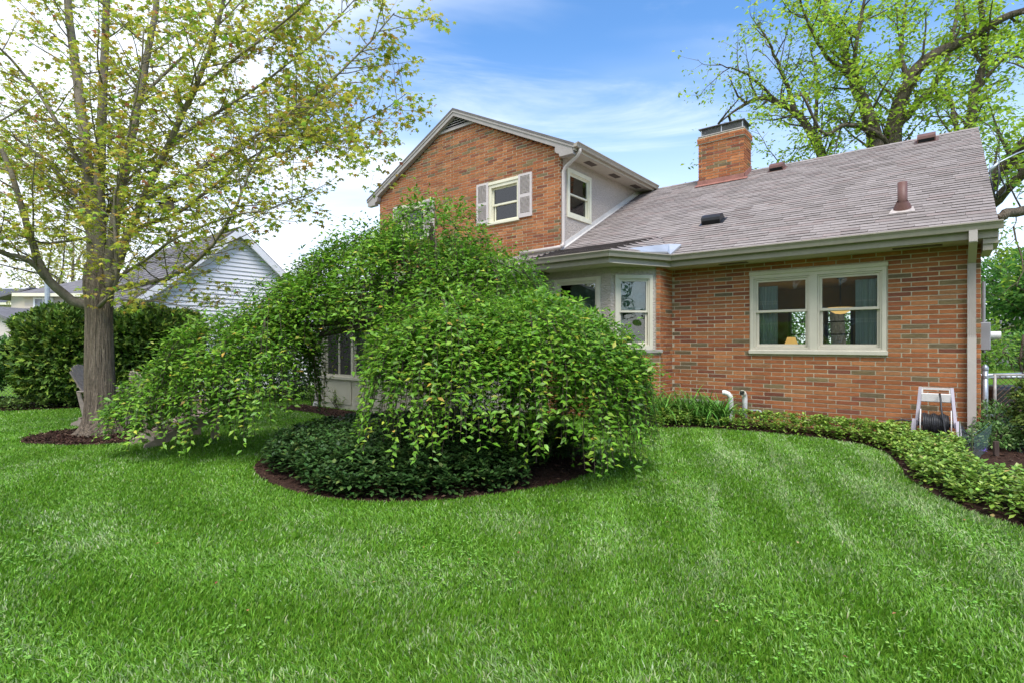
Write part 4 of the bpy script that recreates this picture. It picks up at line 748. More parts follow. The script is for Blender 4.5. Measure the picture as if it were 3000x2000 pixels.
MB().prism([(-.13, -.10, .05), (-.13, 0, .10), (-.13, 0, .112), (-.13, -.105, .06)], (.26, 0, 0)).prism([(-.13, .10, .05), (-.13, 0, .10), (-.13, 0, .112), (-.13, .105, .06)], (.26, 0, 0)).build('roof', M_wood, bho)
MB().tube([(0, 0, .1), (.02, 0, .3)], .003, 4).build('hanger', M_blackv, bho)

# ---- weeping cherry
def cherry():
    t = empty('weeping_cherry', (CH_C.x, CH_C.y + .25, 0), 0, 'weeping cherry with a dense curtain of drooping green leaves', 'tree'); b = Vector(t.location); W = Wood()
    W.limb([(0, 0, -.02), (.03, .02, .3), (-.02, .04, .8), (.02, .05, 1.4), (-.05, .1, 1.9)], .13, .09, 12, 0); W.mb.build('trunk', M_twig, t, True); W = Wood()
    # domes: centre x, y, top z, radii, rim z, weight, hang (lowest z of the strands)
    domes = [(-1.35, 6.95, 2.62, 1.85, 1.25, 1.15, 1.30, .75), (-1.0, 6.6, 3.06, .72, .8, 1.9, .42, 1.6), (-1.85, 6.8, 2.74, .72, .8, 1.5, .42, 1.5), (-.28, 6.45, 2.42, .72, .7, 1.3, .42, 1.0), (-2.65, 6.8, 2.2, .7, .75, 1.2, .40, 1.1),
             (.12, 5.45, 1.72, 1.22, .80, .85, 1.35, .10), (-.62, 5.3, 1.66, .85, .66, .75, .65, .14), (.66, 5.5, 1.42, .72, .7, .6, .60, .06), (.95, 5.75, 1.05, .48, .5, .5, .30, .08), (-3.15, 6.5, 1.66, .98, .75, .8, .85, .16), (-3.95, 6.45, 1.05, .62, .6, .5, .40, .16), (-2.85, 6.3, 1.78, .55, .55, .95, .32, .2), (-4.42, 6.45, .72, .42, .45, .38, .16, .22), (-.75, 5.95, 1.98, .85, .7, 1.0, .50, .4)]
    P, D, Nn = [], [], []
    apex = {}
    for di, (cx, cy, top, rx, ry, rim, wt, hang) in enumerate(domes):
        c = Vector((cx, cy, 0)); nst = int(330 * wt); a_top = Vector((cx, cy, top - .25)) - b
        W.limb([(-.02, .08, 1.6), Vector((-.02, .08, 1.6)).lerp(a_top, .5) + Vector((0, 0, .35)), a_top], .05, .02, 7, .01)
        for k in range(9): # arching limbs
            w = 6.283 * k / 9 + random.uniform(-.3, .3); path = []
            for th in (.05, .5, .9, 1.25, 1.5): path.append(Vector((cx + rx * .95 * math.sin(th) * math.cos(w), cy + ry * .95 * math.sin(th) * math.sin(w), rim + (top - .06 - rim) * math.cos(th) ** .8)) - b)
            W.limb(path, .012, .004, 5, .012) if k % 2 else None
        for s in range(nst):
            w = random.uniform(0, 6.283); th = math.acos(random.uniform(.25, 1.)); ln = 0
            lum = 1 + .07 * math.sin(3 * w + di) + .06 * math.sin(7 * w + 2 * di) + random.gauss(0, .035)
            if (di == 0 and -2.75 < cx + rx * math.cos(w) * math.sin(th) < -1.75 and math.sin(w) < 0): zlow = 1.45 + random.random() * .5
            else: zlow = hang + abs(random.gauss(0, .35)) * (1.2 if di < 5 else .8)
            tgt = th + random.uniform(.35, .8); p = None; steps = 0; path = []; z = 9
            while steps < 80:
                if th < 1.35 and th < tgt + .6:
                    q = Vector((cx + rx * lum * math.sin(th) * math.cos(w), cy + ry * lum * math.sin(th) * math.sin(w), rim + (top - rim) * max(0, math.cos(th)) ** .8 * lum)); th += .07 / max(rx, .6)
                else:
                    q = path[-1] + Vector((math.cos(w) * .012 + random.gauss(0, .006), math.sin(w) * .012 + random.gauss(0, .006), -.062))
                path.append(q); steps += 1
                if (-2.42 < q.x < -1.5 and q.z < 1.5 + .2 * math.sin(q.x * 9) and q.y < 7.3) or q.z < zlow or steps * .065 > .5 + 1.3 * random.random(): break
            if len(path) < 3: continue
            W.mb.tube([x - b for x in path[::3] + [path[-1]]], .0024, 3, cap=False)
            out = Vector((math.cos(w), math.sin(w), 0))
            for i, q in enumerate(path):
                for _ in range(2 if i % 2 else 1):
                    sd = Vector((-out.y, out.x, 0)) * random.choice((-1, 1)); d = out * random.uniform(.2, 1.) + sd * random.uniform(.3, 1.1) + Vector((0, 0, random.uniform(-.6, .3)))
                    P.append(tuple(q - b)); D.append(tuple(d)); Nn.append(tuple(out * .6 + Vector((random.gauss(0, .35), random.gauss(0, .35), .9))))
        for s in range(int(800 * wt * (.5 + rx * ry))):        # leafy sprays over the crown surface
            w = random.uniform(0, 6.283); th = math.acos(random.uniform(.12, 1.)); lum = 1 + .07 * math.sin(3 * w + di) + .06 * math.sin(7 * w + 2 * di) + random.gauss(0, .04)
            q = Vector((cx + rx * lum * math.sin(th) * math.cos(w), cy + ry * lum * math.sin(th) * math.sin(w), rim + (top - rim) * math.cos(th) ** .8 * lum)); out = Vector((math.cos(w) * math.sin(th), math.sin(w) * math.sin(th), math.cos(th)))
            if -2.42 < q.x < -1.5 and q.y < 7.3 and q.z < 1.6: continue
            for _ in range(7):
                P.append(tuple(q - b + Vector((random.gauss(0, .07), random.gauss(0, .07), random.gauss(0, .04))))); d = out * random.uniform(.2, .9) + Vector((random.gauss(0, .8), random.gauss(0, .8), random.uniform(-.5, .25))); D.append(tuple(d)); Nn.append(tuple(out * .5 + Vector((random.gauss(0, .35), random.gauss(0, .35), 1.))))
    W.mb.build('branches', M_twig, t, True); n = len(P); P = np.array(P)
    L = rng.uniform(.038, .088, n); c = pick([(.13, .285, .022), (.165, .34, .03), (.085, .205, .018), (.25, .42, .04), (.42, .44, .055), (.52, .32, .06)], [6, 5, 2.6, 3.2, .5, .07], n, .16, .05)
    leaves('crown', LEAF, P, np.array(D), np.array(Nn), L, L * .95, np.clip(c * 1.1, 0, 1), M_cherry, t); print('cherry leaves', n)
cherry()

# ---- ground cover, perennials
def rosettes(name, P, hz, cols, wts, label, size=.055, cat='ground cover'):
    n = len(P); PP, DD, NN = [], [], []; h = hz * rng.uniform(.75, 1.2, n); k = 7
    for ring_ in range(2):
        a0 = rng.uniform(0, 6.28, n)
        for j in range(k if ring_ == 0 else 4):
            a = a0 + 6.28 * j / (k if ring_ == 0 else 4) + rng.normal(0, .2, n); el = rng.normal(.05, .25, n) if ring_ == 0 else rng.normal(.7, .2, n)
            DD.append(np.stack([np.cos(a), np.sin(a), el], 1)); NN.append(np.stack([-np.cos(a) * el, -np.sin(a) * el, np.ones(n)], 1) + rng.normal(0, .15, (n, 3))); PP.append(np.c_[P, h + (0 if ring_ == 0 else .012)])
    for j in range(3):
        a = rng.uniform(0, 6.28, n); DD.append(np.stack([np.cos(a), np.sin(a), rng.normal(-.2, .2, n)], 1)); NN.append(np.stack([0 * a, 0 * a, np.ones(n)], 1) + rng.normal(0, .2, (n, 3))); PP.append(np.c_[P, h * rng.uniform(.3, .7, n)])
    PP, DD, NN = np.concatenate(PP), np.concatenate(DD), np.concatenate(NN); N = len(PP); L = size * rng.uniform(.7, 1.25, N)
    o = leaves(name, OVAL, PP, DD, NN, L, L * 1.05, pick(cols, wts, N, .18, .06), M_ground_leaf, None); return tag(o, label, cat, kind='stuff')
patch = [tuple(q[:2]) for q in (gp(2812, 1322), gp(2835, 1395), gp(2900, 1438), gp(3040, 1462), gp(3200, 1470), gp(3200, 1318), gp(2900, 1312))]
def edge_h(P, poly, hmax, w=.3):
    a = np.array([p[:2] for p in poly]); d = np.full(len(P), 9.)
    for i in range(len(a)):
        e0, e1 = a[i - 1], a[i]; v = e1 - e0; t_ = np.clip(((P - e0) @ v) / max(1e-9, v @ v), 0, 1); d = np.minimum(d, np.hypot(*(P - e0 - t_[:, None] * v).T))
    return hmax * np.clip(.45 + .55 * d / w, .4, 1), d
P = pts_in(bed_house, 16000); hx = (P[:, 0] - OX) * E2[0] + (P[:, 1] - OY) * E2[1]; hu = (P[:, 0] - OX) * E1[0] + (P[:, 1] - OY) * E1[1]
P = P[~inside(P, patch) & (hx < -.38) & ~((hu < .75) & (hx > -1.15) & (hu > -.1)) & ~((hu < -.05) & (hx > -1.5)) & ~((hu > 3.) & (hx > -.9))]; h, d = edge_h(P, bed_house, .21); P = P[d > .025]; h = h[d > .025]
P = P[:9000]; h = h[:9000]
rosettes('ground_cover', P, h, [(.20, .33, .045), (.29, .42, .065), (.14, .26, .035), (.42, .49, .15), (.40, .32, .10)], [5, 4, 4.5, .9, .15], 'yellow green pachysandra spreading along the house bed', .052)
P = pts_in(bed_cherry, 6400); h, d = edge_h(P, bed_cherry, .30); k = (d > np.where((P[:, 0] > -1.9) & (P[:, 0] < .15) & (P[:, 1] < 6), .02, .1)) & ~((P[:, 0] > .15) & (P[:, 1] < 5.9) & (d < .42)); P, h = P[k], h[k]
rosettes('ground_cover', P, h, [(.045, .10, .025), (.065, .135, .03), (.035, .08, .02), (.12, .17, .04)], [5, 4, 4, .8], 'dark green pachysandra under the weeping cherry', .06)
P = pts_in(bed_fence, 2600); P = P[P[:, 1] < 11.4]; rosettes('ground_cover', P, .15, [(.13, .22, .045), (.20, .29, .07), (.08, .15, .03)], [4, 3, 3], 'low ground cover in front of the chain link fence', .06)
def straps(name, clumps, label, cat, cols, wts, m=M_ground_leaf, wid=.016, nb=40, ln=(.35, .6), arch=1.1, sp=.08):
    o = None
    for ci, c in enumerate(clumps):
        n = nb; a = rng.uniform(0, 6.28, n); L = rng.uniform(*ln, n); k = 6; V = np.zeros((n, k + 1, 2, 3)); base = np.array(c) + np.c_[rng.normal(0, sp, (n, 2)), np.zeros(n)]; p = base.copy(); el = rng.uniform(1.15, 1.5, n); ar = arch * rng.uniform(.5, 1.3, n)
        for i in range(k + 1):
            w = wid * (1 - (i / k) ** 2) * .5 + .001; sx = np.c_[-np.sin(a), np.cos(a), 0 * a] * w; V[:, i, 0] = p - sx; V[:, i, 1] = p + sx
            e = el - ar * (i / k) * 1.6; p = p + np.c_[np.cos(a) * np.cos(e), np.sin(a) * np.cos(e), np.sin(e)] * (L / k)[:, None]
        T = np.array([t_ for i in range(k) for t_ in ((2 * i, 2 * i + 1, 2 * i + 3), (2 * i, 2 * i + 3, 2 * i + 2))]); V[..., 2] = np.maximum(V[..., 2], .01)
        cc = np.repeat(pick(cols, wts, n), (k + 1) * 2, 0); o = np_mesh(name, V.reshape(-1, 3), (T[None] + (np.arange(n) * (k + 1) * 2)[:, None, None]).reshape(-1, 3), m, cc); tag(o, label if isinstance(label, str) else label[ci], cat, name.replace('_', ' ') + ' clumps' if len(clumps) > 1 and isinstance(label, str) else None)
    return o
straps('daylily', [tuple(hp(u, v)) for u, v in ((4.05, -1.05), (3.75, -.75), (3.45, -.75), (3.95, -.6), (3.55, -.45), (3.2, -.6), (4.2, -.75))], 'arching green daylily clump beside the bay window', 'plant', [(.11, .26, .04), (.15, .32, .05), (.08, .2, .03)], [3, 3, 2], wid=.03, nb=64, ln=(.5, .85), arch=1.25, sp=.07)
straps('ornamental_grass', [tuple(hp(4.75, -1.42))], 'fine tall ornamental grass at the corner of the bay', 'plant', [(.07, .14, .03), (.10, .18, .04), (.16, .18, .06)], [4, 3, 1], wid=.006, nb=240, ln=(.5, 1.0), arch=.75, sp=.10)
straps('perennial', [tuple(gp(1560, 1345)), tuple(gp(1480, 1330)), tuple(gp(1640, 1335))], 'upright green leaves coming up under the cherry', 'plant', [(.07, .17, .03), (.10, .22, .04)], [1, 1], nb=60, ln=(.25, .45), wid=.014)
for k, (px, py) in enumerate(((925, 1185), (990, 1195))):
    g = gp(px, py); o = empty('budding_shrub', g, 0, ('young leafy shrub beside the porch downspout', 'young leafy shrub in front of the porch panels')[k], 'shrub', 'young shrubs by the porch'); W = Wood(); W.mb.M = None; tips = []
    for _ in range(12): s_ = shoot(W, Vector((random.gauss(0, .05), random.gauss(0, .05), 0)), Vector((random.gauss(0, .35), random.gauss(0, .35), 1)), random.uniform(.25, .5), .006, (0, 0, .1), 4, 4, .1); tips += s_[2:]
    W.mb.build('stems', M_twig, o); q = np.array([tuple(p) for p in tips]); q = np.repeat(q, 5, 0); n = len(q); D = np.c_[rng.normal(0, 1, (n, 2)), rng.uniform(0, .8, n)]
    leaves('crown', LEAF, q + rng.normal(0, .02, (n, 3)), D, np.tile((0, 0, 1.), (n, 1)) + rng.normal(0, .4, (n, 3)), rng.uniform(.04, .08, n), .05, pick([(.15, .27, .04), (.24, .36, .06)], [1, 1], n), M_ground_leaf, o)

# ---- shrubs by the fence
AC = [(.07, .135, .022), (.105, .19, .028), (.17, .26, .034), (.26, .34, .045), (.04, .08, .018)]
def evergreen(cx, cy, rx, ry, top, zc, label, seed, n=15000):
    o = empty('arborvitae', (cx, cy, 0), 0, label, 'shrub'); W = Wood()
    for k in range(4): W.limb([(random.uniform(-.1, .1), random.uniform(-.1, .1), -.02), (random.gauss(0, .15), random.gauss(0, .1), .5), (random.gauss(0, .4), random.gauss(0, .3), zc)], .05, .02, 6)
    W.mb.build('trunk', M_bark2, o, True)
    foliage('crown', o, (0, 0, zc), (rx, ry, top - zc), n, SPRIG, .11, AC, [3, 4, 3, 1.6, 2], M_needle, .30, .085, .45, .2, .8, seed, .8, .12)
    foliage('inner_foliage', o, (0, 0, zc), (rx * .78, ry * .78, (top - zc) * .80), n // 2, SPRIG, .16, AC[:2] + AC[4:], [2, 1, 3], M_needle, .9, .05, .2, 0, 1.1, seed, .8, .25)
evergreen(-9.45, 11.55, 1.12, .95, 2.14, 1.1, 'big rounded dark evergreen behind the reclined garden chair', 3); evergreen(-7.95, 11.7, 1.02, .9, 2.12, 1.1, 'big rounded dark evergreen beside the white sided garage', 5)
def leafy(name, label, cx, cy, rx, ry, zc, rz, n, cols, wts, size, seed, stems=7, m=M_ground_leaf, cat='shrub', shell=.6, tm=LEAF):
    o = empty(name, (cx, cy, 0), 0, label, cat); W = Wood()
    for k in range(stems): W.limb([(random.gauss(0, rx * .15), random.gauss(0, ry * .15), -.02), (random.gauss(0, rx * .25), random.gauss(0, ry * .2), zc * .5), (random.gauss(0, rx * .45), random.gauss(0, ry * .4), zc + rz * .4)], .022, .008, 5)
    W.mb.build('stems', M_bark2, o, True); foliage('crown', o, (0, 0, zc), (rx, ry, rz), n, tm, size, cols, wts, m, shell, .14, .1, 0, 1., seed, 1, .05); return o
leafy('lilac_shrub', 'glossy green leafy shrub at the fence left of the evergreens', -11.0, 10.9, .8, .6, .95, .6, 6000, [(.09, .21, .05), (.14, .29, .07), (.22, .38, .12), (.05, .12, .035)], [3, 3, 1.5, 2], .10, 8)
leafy('hedge_shrub', 'dark leafy shrub between the porch and the garage', -5.2, 12.6, 1.3, .8, .85, .85, 5000, [(.03, .07, .02), (.05, .10, .03)], [2, 1], .09, 9)
leafy('yew_shrub', 'small yellow green evergreen beside the chain link gate', 6.62, 6.45, .42, .42, .5, .48, 6000, [(.10, .16, .025), (.16, .22, .035), (.06, .10, .02)], [3, 2, 2], .055, 12, 4, M_needle, tm=SPRIG)
leafy('euonymus', 'variegated leafy plant behind the wire garden fence', 6.12, 6.72, .30, .26, .16, .18, 1300, [(.08, .17, .035), (.13, .25, .06), (.24, .33, .12)], [3, 3, 1], .05, 13, 4); leafy('euonymus', 'leafy climbing plant at the foot of the gate post', 6.42, 7.12, .26, .2, .3, .26, 1100, [(.08, .18, .035), (.14, .27, .06)], [1, 1], .05, 14, 4)

# ------------------------------------------------------------------ trees beyond the house
def big_tree(name, label, base, spec, cols, wts, nl, size, sec=(1., 2.4), seed=1, dens=.36, group=None, bark=M_bark2, leafk=(5, 10), sparse=1.):
    random.seed(seed); t = empty(name, base, 0, label, 'tree', group); b = Vector(base); W = Wood(); P, D, Nn = [], [], []; TW = Wood()
    def tuft(p, k):
        for _ in range(k):
            a = random.uniform(0, 6.283); P.append(tuple(p + Vector((random.gauss(0, .15), random.gauss(0, .15), random.gauss(0, .11))))); D.append((math.cos(a), math.sin(a), random.uniform(-.7, .3))); Nn.append((random.gauss(0, .5), random.gauss(0, .5), 1))
    for k, (poly, dep, r0, r1, leafy_) in enumerate(spec):
        path, rs = W.limb([va(*p, y) - b for p, y in zip(poly, dep)], r0 * .78, r1 * .7, 10 if r0 > .2 else 7, .02 if k else 0, 4)
        if not leafy_: continue
        for p, tg, tt in along(path, dens, .15):
            d = (tg * random.uniform(.2, .8) + rnd_perp(tg) + Vector((0, 0, .15))).normalized(); s_ = shoot(W, p, d, random.uniform(*sec) * (1.1 - .4 * tt), max(.018, min(.05, r0 * .22)), (0, 0, .3), 5, 6, .16)
            for q, tg2, t2 in along(s_, .28, .15):
                d2 = (tg2 * .7 + rnd_perp(tg2) + Vector((0, 0, .15))).normalized(); tw = shoot(TW, q, d2, random.uniform(.3, .9), .009, (0, 0, .15), 3, 3, .14)
                for z in tw[1:]:
                    if random.random() < sparse: tuft(z, random.randint(*leafk))
    W.mb.build('trunk', bark, t, True); TW.mb.build('twigs', bark, t, kind='stuff'); n = len(P)
    L = size * rng.uniform(.6, 1.35, n); leaves('crown', LEAF, P, D, Nn, L, L, pick(cols, wts, n, .16, .05), M_ashleaf, t); print(name, n); return t
SPR = [(.38, .54, .05), (.47, .62, .08), (.28, .44, .04), (.20, .32, .035)]; SW = [4, 3, 3, 1]
Y = 19.; g0 = va(2046, 872, Y); g0.z = 0
big_tree('ash_tree', 'old forked tree with bright spring leaves rising behind the shingle roof', g0, [
    ([(2046, 876), (2044, 640), (2038, 440)], [Y] * 3, .6, .46, 0), ([(2034, 470), (2010, 330), (1988, 245), (1955, 180), (1935, 110), (1900, 30), (1880, -60)], [Y, Y, Y, Y + .4, Y + .8, Y + 1, Y + 1], .40, .08, 1), ([(2042, 470), (2056, 290), (2085, 195), (2140, 130), (2230, 88), (2300, 45), (2390, 10)], [Y, Y, Y - .3, Y - .6, Y - 1, Y - 1.5, Y - 2], .40, .12, 1),
    ([(2060, 290), (2105, 240), (2155, 185), (2182, 110), (2200, 20), (2205, -60)], [Y, Y + .4, Y + .8, Y + 1, Y + 1.2, Y + 1.4], .2, .06, 1), ([(2050, 340), (2000, 300), (1940, 288), (1895, 310), (1868, 270), (1840, 215)], [Y, Y - .4, Y - .8, Y - 1.2, Y - 1.5, Y - 1.8], .13, .04, 1), ([(1988, 245), (1962, 150), (1975, 60), (1990, -50)], [Y, Y - .5, Y - .8, Y - 1], .14, .05, 1),
    ([(1955, 180), (1900, 130), (1860, 60), (1830, -20)], [Y + .4, Y, Y - .4, Y - .8], .12, .04, 1), ([(2230, 88), (2260, 150), (2310, 130), (2370, 140)], [Y - 1, Y - 1, Y - 1.2, Y - 1.5], .1, .04, 1), ([(2085, 195), (2070, 110), (2080, 30), (2090, -50)], [Y, Y + .8, Y + 1.3, Y + 1.8], .14, .05, 1)], SPR, SW, 0, .17, seed=3)
Y = 20.; g0 = va(1905, 856, Y); g0.z = 0
big_tree('ash_tree', 'leaning spring tree reaching over the brick chimney', g0, [([(1930, 860), (1915, 600), (1898, 400), (1868, 315), (1830, 262), (1790, 238), (1745, 226), (1695, 250), (1650, 285)], [Y] * 9, .34, .03, 1), ([(1830, 262), (1800, 180), (1772, 110), (1740, 60)], [Y, Y, Y - .3, Y - .5], .13, .03, 1), ([(1790, 238), (1740, 190), (1690, 160), (1650, 150)], [Y, Y - .5, Y - .9, Y - 1.2], .09, .02, 1), ([(1895, 400), (1820, 380), (1760, 400), (1700, 420), (1610, 400)], [Y, Y - .3, Y - .6, Y - .8, Y - 1], .1, .02, 1), ([(1868, 315), (1880, 200), (1860, 110)], [Y, Y + .5, Y + 1], .12, .03, 1)], SPR[1:] + [(.20, .24, .05)], SW, 0, .15, seed=8, sparse=.62)
Y = 17.; g0 = va(2225, 890, Y); g0.z = 0
big_tree('ash_tree', 'thick limbed spring tree behind the right gable end', g0, [([(2225, 893), (2222, 640), (2225, 540)], [Y] * 3, .5, .4, 0), ([(2225, 560), (2275, 430), (2352, 330), (2450, 220), (2560, 100)], [Y, Y - 1, Y - 2, Y - 3, Y - 4], .27, .12, 1), ([(2222, 560), (2272, 478), (2352, 398), (2480, 290), (2600, 230)], [Y, Y - 1.4, Y - 2.6, Y - 4, Y - 5], .23, .1, 1), ([(2220, 560), (2214, 400), (2240, 215), (2262, 120), (2250, 20), (2245, -70)], [Y, Y + .5, Y + 1, Y + 1, Y + 1, Y + 1], .27, .07, 1), ([(2216, 400), (2190, 260), (2170, 220), (2130, 240)], [Y + .5, Y + .8, Y + 1, Y + 1.2], .12, .03, 1), ([(2240, 215), (2290, 150), (2340, 100)], [Y + 1, Y + .5, Y], .1, .03, 1)], SPR, SW, 0, .16, seed=12, dens=.45)
Y = 13.; g0 = va(2760, 930, Y); g0.z = 0
big_tree('oak_tree', 'tree with a sawn off limb pointing at the gable corner', g0, [([(2760, 935), (2750, 650), (2740, 420), (2700, 200)], [Y] * 4, .35, .2, 0), ([(2745, 430), (2600, 440), (2480, 455), (2352, 482), (2310, 492), (2288, 503)], [Y, Y - .6, Y - 1.2, Y - 1.8, Y - 2, Y - 2], .17, .125, 0), ([(2352, 482), (2330, 500), (2325, 530)], [Y - 1.8, Y - 1.8, Y - 1.8], .02, .008, 1)], [(.12, .24, .04), (.2, .34, .05)], [1, 1], 0, .13, seed=5)
def far_tree(name, label, x, y, h, rx, n, cols, wts, seed, size=.3, cr=.62, trunk=.22, group=None, shell=.75):
    random.seed(seed); t = empty(name, (x, y, 0), 0, label, 'tree', group); W = Wood(); zc = h * cr
    W.limb([(0, 0, -.05), (.05, 0, zc * .5), (0, 0, zc * .9), (.1, 0, h * .9)], trunk, .03, 8)
    for k in range(14): a = random.uniform(0, 6.28); z = random.uniform(.35, .8) * h; W.limb([(0, 0, z * .8), (math.cos(a) * rx * .5, math.sin(a) * rx * .5, z), (math.cos(a) * rx * .9, math.sin(a) * rx * .9, z + rx * .35)], trunk * .35, .012, 5, .08)
    W.mb.build('trunk', M_bark2, t, True); foliage('crown', t, (0, 0, zc), (rx, rx, h - zc), n, LEAF, size, cols, wts, M_ashleaf, shell, .22, .1, 0, 1, seed, 1, .6); return t
GR_ = [(.10, .24, .04), (.16, .33, .05), (.06, .16, .03)]
for a in (('garden_tree', 'full round green tree beyond the far lawn', 27.2, 27.5, 6.2, 2.9, 6500, GR_, [3, 2, 2], 31), ('garden_tree', 'tall green tree behind the far garden hedge', 33.5, 34, 7.5, 3.4, 5500, GR_, [2, 1, 2], 32), ('garden_tree', 'pale blossoming tree beside the far garden house', 30.2, 29.5, 3.6, 1.5, 2600, [(.40, .45, .12), (.55, .55, .25), (.22, .34, .08)], [2, 1, 2], 33, .2)): far_tree(*a)
far_tree('sapling', 'thin young tree standing on the lawn behind the gate', 10.9, 12.6, 2.0, .75, 900, [(.20, .38, .05), (.28, .46, .07)], [1, 1], 41, .12, .62, .035)
far_tree('sapling', 'slender bare stemmed shrub on the lawn behind the gate', 12.6, 13.2, 1.7, .8, 260, [(.24, .40, .06)], [1], 42, .1, .6, .03)
for k, (x, y) in enumerate(((19.5, 24), (22.5, 26), (25.5, 25.5), (29, 27))):
    leafy('garden_shrub', ('dark clipped shrub', 'mid green shrub', 'loose light green shrub', 'tall bushy shrub')[k] + ' at the end of the far lawn', x, y, 1.6, 1.0, 1., 1.2, 2300, [GR_[2], GR_[0], (.15, .26, .06)], [2, 2, 1], .22, 50 + k, 4)
far_tree('street_tree', 'pale half bare spring tree behind the beige house', -33, 40, 11, 4.2, 4200, [(.42, .42, .14), (.5, .48, .22), (.3, .3, .1)], [2, 1, 1], 61, .28, .6, .3); far_tree('street_tree', 'half bare spring tree far behind the maple', -26, 44, 9.5, 3.6, 3400, [(.42, .42, .14), (.5, .48, .22), (.28, .33, .1)], [2, 1, 1], 62, .28, .6, .26)

# ------------------------------------------------------------------ neighbouring buildings
M_siding = mat('white_siding', (.80, .79, .81), .5, .3, noise=(4, .95, 1.03)); M_beige = mat('beige_siding', (.62, .53, .45), .6, .25, noise=(4, .95, 1.04)); M_greyroof = mat('grey_roof', (.17, .16, .165), .95, .1, noise=[(3, .8, 1.15), (40, .7, 1.25)])
gar = empty('garage', hp(16.03, -5.31), house.rotation_euler.z, 'white vinyl sided garage with a steep grey gable roof', 'building'); GF = frame(0, 0, 90); S, ZE, ZP = 5.28, 2.22, 4.5
MB(GF).prism([(0, .02, 0), (S, .02, 0), (S, .02, ZE), (S / 2, .02, ZP), (0, .02, ZE)], (0, 6.5, 0)).build('wall', M_siding, gar)
ex = .1165; sl = (ZP - ZE) / (S / 2)
for k in range(int(ZP / ex)):
    z0, z1 = k * ex, (k + 1) * ex; i0, i1 = max(0, (z0 - ZE) / sl), max(0, (z1 - ZE) / sl)
    if S - 2 * i1 < .1: continue
    MB(GF).add([(i0, -.02, z0), (S - i0, -.02, z0), (S - i1, .008, z1), (i1, .008, z1), (i0, .015, z0), (S - i0, .015, z0)], [(0, 1, 2, 3), (0, 4, 5, 1)]).build('siding_board', M_siding, gar)
for sg in (0, 1):
    f = lambda s, y, z: ((s if not sg else S - s), y, z)
    w = MB(GF); w.prism([f(-.28, -.22, ZE - .28 * sl + .03), f(S / 2, -.22, ZP + .03), f(S / 2, -.22, ZP + .1), f(-.28, -.22, ZE - .28 * sl + .1)], (0, 6.9, 0)); rfo = w.build('roof', M_greyroof, gar)
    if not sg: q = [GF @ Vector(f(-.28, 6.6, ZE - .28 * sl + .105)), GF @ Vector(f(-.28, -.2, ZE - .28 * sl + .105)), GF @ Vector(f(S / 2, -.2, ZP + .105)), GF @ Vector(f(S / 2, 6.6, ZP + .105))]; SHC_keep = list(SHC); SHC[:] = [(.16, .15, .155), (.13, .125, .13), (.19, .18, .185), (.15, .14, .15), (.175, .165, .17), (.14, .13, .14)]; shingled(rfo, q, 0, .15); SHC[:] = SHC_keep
    w = MB(GF); w.prism([f(-.26, -.24, ZE - .26 * sl - .17), f(S / 2, -.24, ZP - .17), f(S / 2, -.24, ZP + .06), f(-.26, -.24, ZE - .26 * sl + .06)], (0, .05, 0)); w.build('rake_board', M_siding, gar)
    w = MB(GF); w.prism([f(-.24, -.19, ZE - .24 * sl - .05), f(S / 2, -.19, ZP - .05), f(S / 2, -.19, ZP - .02), f(-.24, -.19, ZE - .24 * sl - .02)], (0, .2, 0)); w.build('rake_soffit', M_siding, gar)
def sided_house(name, label, P, rz, wx, wy, h, roof_h, wins, m=M_beige, rm=M_greyroof, hip=True, ex=.18):
    o = empty(name, P, rz, label, 'house'); MB().box(0, wx, .02, wy, 0, h).build('wall', m, o); k = 0
    while (k + 1) * ex < h: MB().add([(-.0, -.015, k * ex), (wx, -.015, k * ex), (wx, .012, (k + 1) * ex), (0, .012, (k + 1) * ex), (0, .01, k * ex), (wx, .01, k * ex)], [(0, 1, 2, 3), (0, 4, 5, 1)]).build('siding_board', m, o); k += 1
    v = .35; w = MB(); A = [(-v, -v, h), (wx + v, -v, h), (wx + v, wy + v, h), (-v, wy + v, h)]; d = wy / 2 + v; B = [(d - v if hip else -v, wy / 2, h + roof_h), (wx - d + v if hip else wx + v, wy / 2, h + roof_h)]
    w.add(A + B, [(0, 1, 5, 4), (1, 2, 5), (2, 3, 4, 5), (3, 0, 4), (3, 2, 1, 0)]); w.build('roof', rm, o); MB().box(-v, wx + v, -v - .06, -v, h - .16, h + .02).box(-v - .03, -v, -v, wy + v, h - .16, h + .02).build('gutter', M_cream, o)
    for a, b, z0, z1 in wins:
        w = MB(); ring(w, a, b, z0, z1, .09, -.06, .03); w.box((a + b) / 2 - .03, (a + b) / 2 + .03, -.05, .03, z0 + .09, z1 - .09); q = w.build('window', M_siding, o); MB().box(a + .08, b - .08, -.02, -.012, z0 + .08, z1 - .08).build('pane', mat('far_pane', (.22, .24, .27), .08, .6, noise=(2.5, .5, 1.3)), q)
    return o
Y = 30.; e = at(62, 862, Y)
bh2 = sided_house('neighbor_house', 'beige sided house with white window and steel flue', (at(72, 900, Y).x, Y, 0), R(4), 7, 6, e.z, 1.6, [(.5, 1.55, 2.95, 3.85)])
MB().tube([(1.55, -.45, 1.), (1.55, -.45, 4.9)], .12, 12).build('flue_pipe', M_galv, bh2)
w = MB(); zx = at(20, 925, Y).z; w.box(-1.2, 0, .6, 5, 0, 4.1); w.build('side_bay', M_beige, bh2); MB().prism([(-1.9, .2, 3.75), (.1, .2, 4.35), (.1, .2, 4.45), (-1.9, .2, 3.85)], (0, 5, 0)).build('side_roof', M_greyroof, bh2)
g3 = empty('low_garage', (at(-120, 1000, 26).x, 26, 0), R(2), 'low beige garage with sloping grey roof and square wall lamp', 'building')
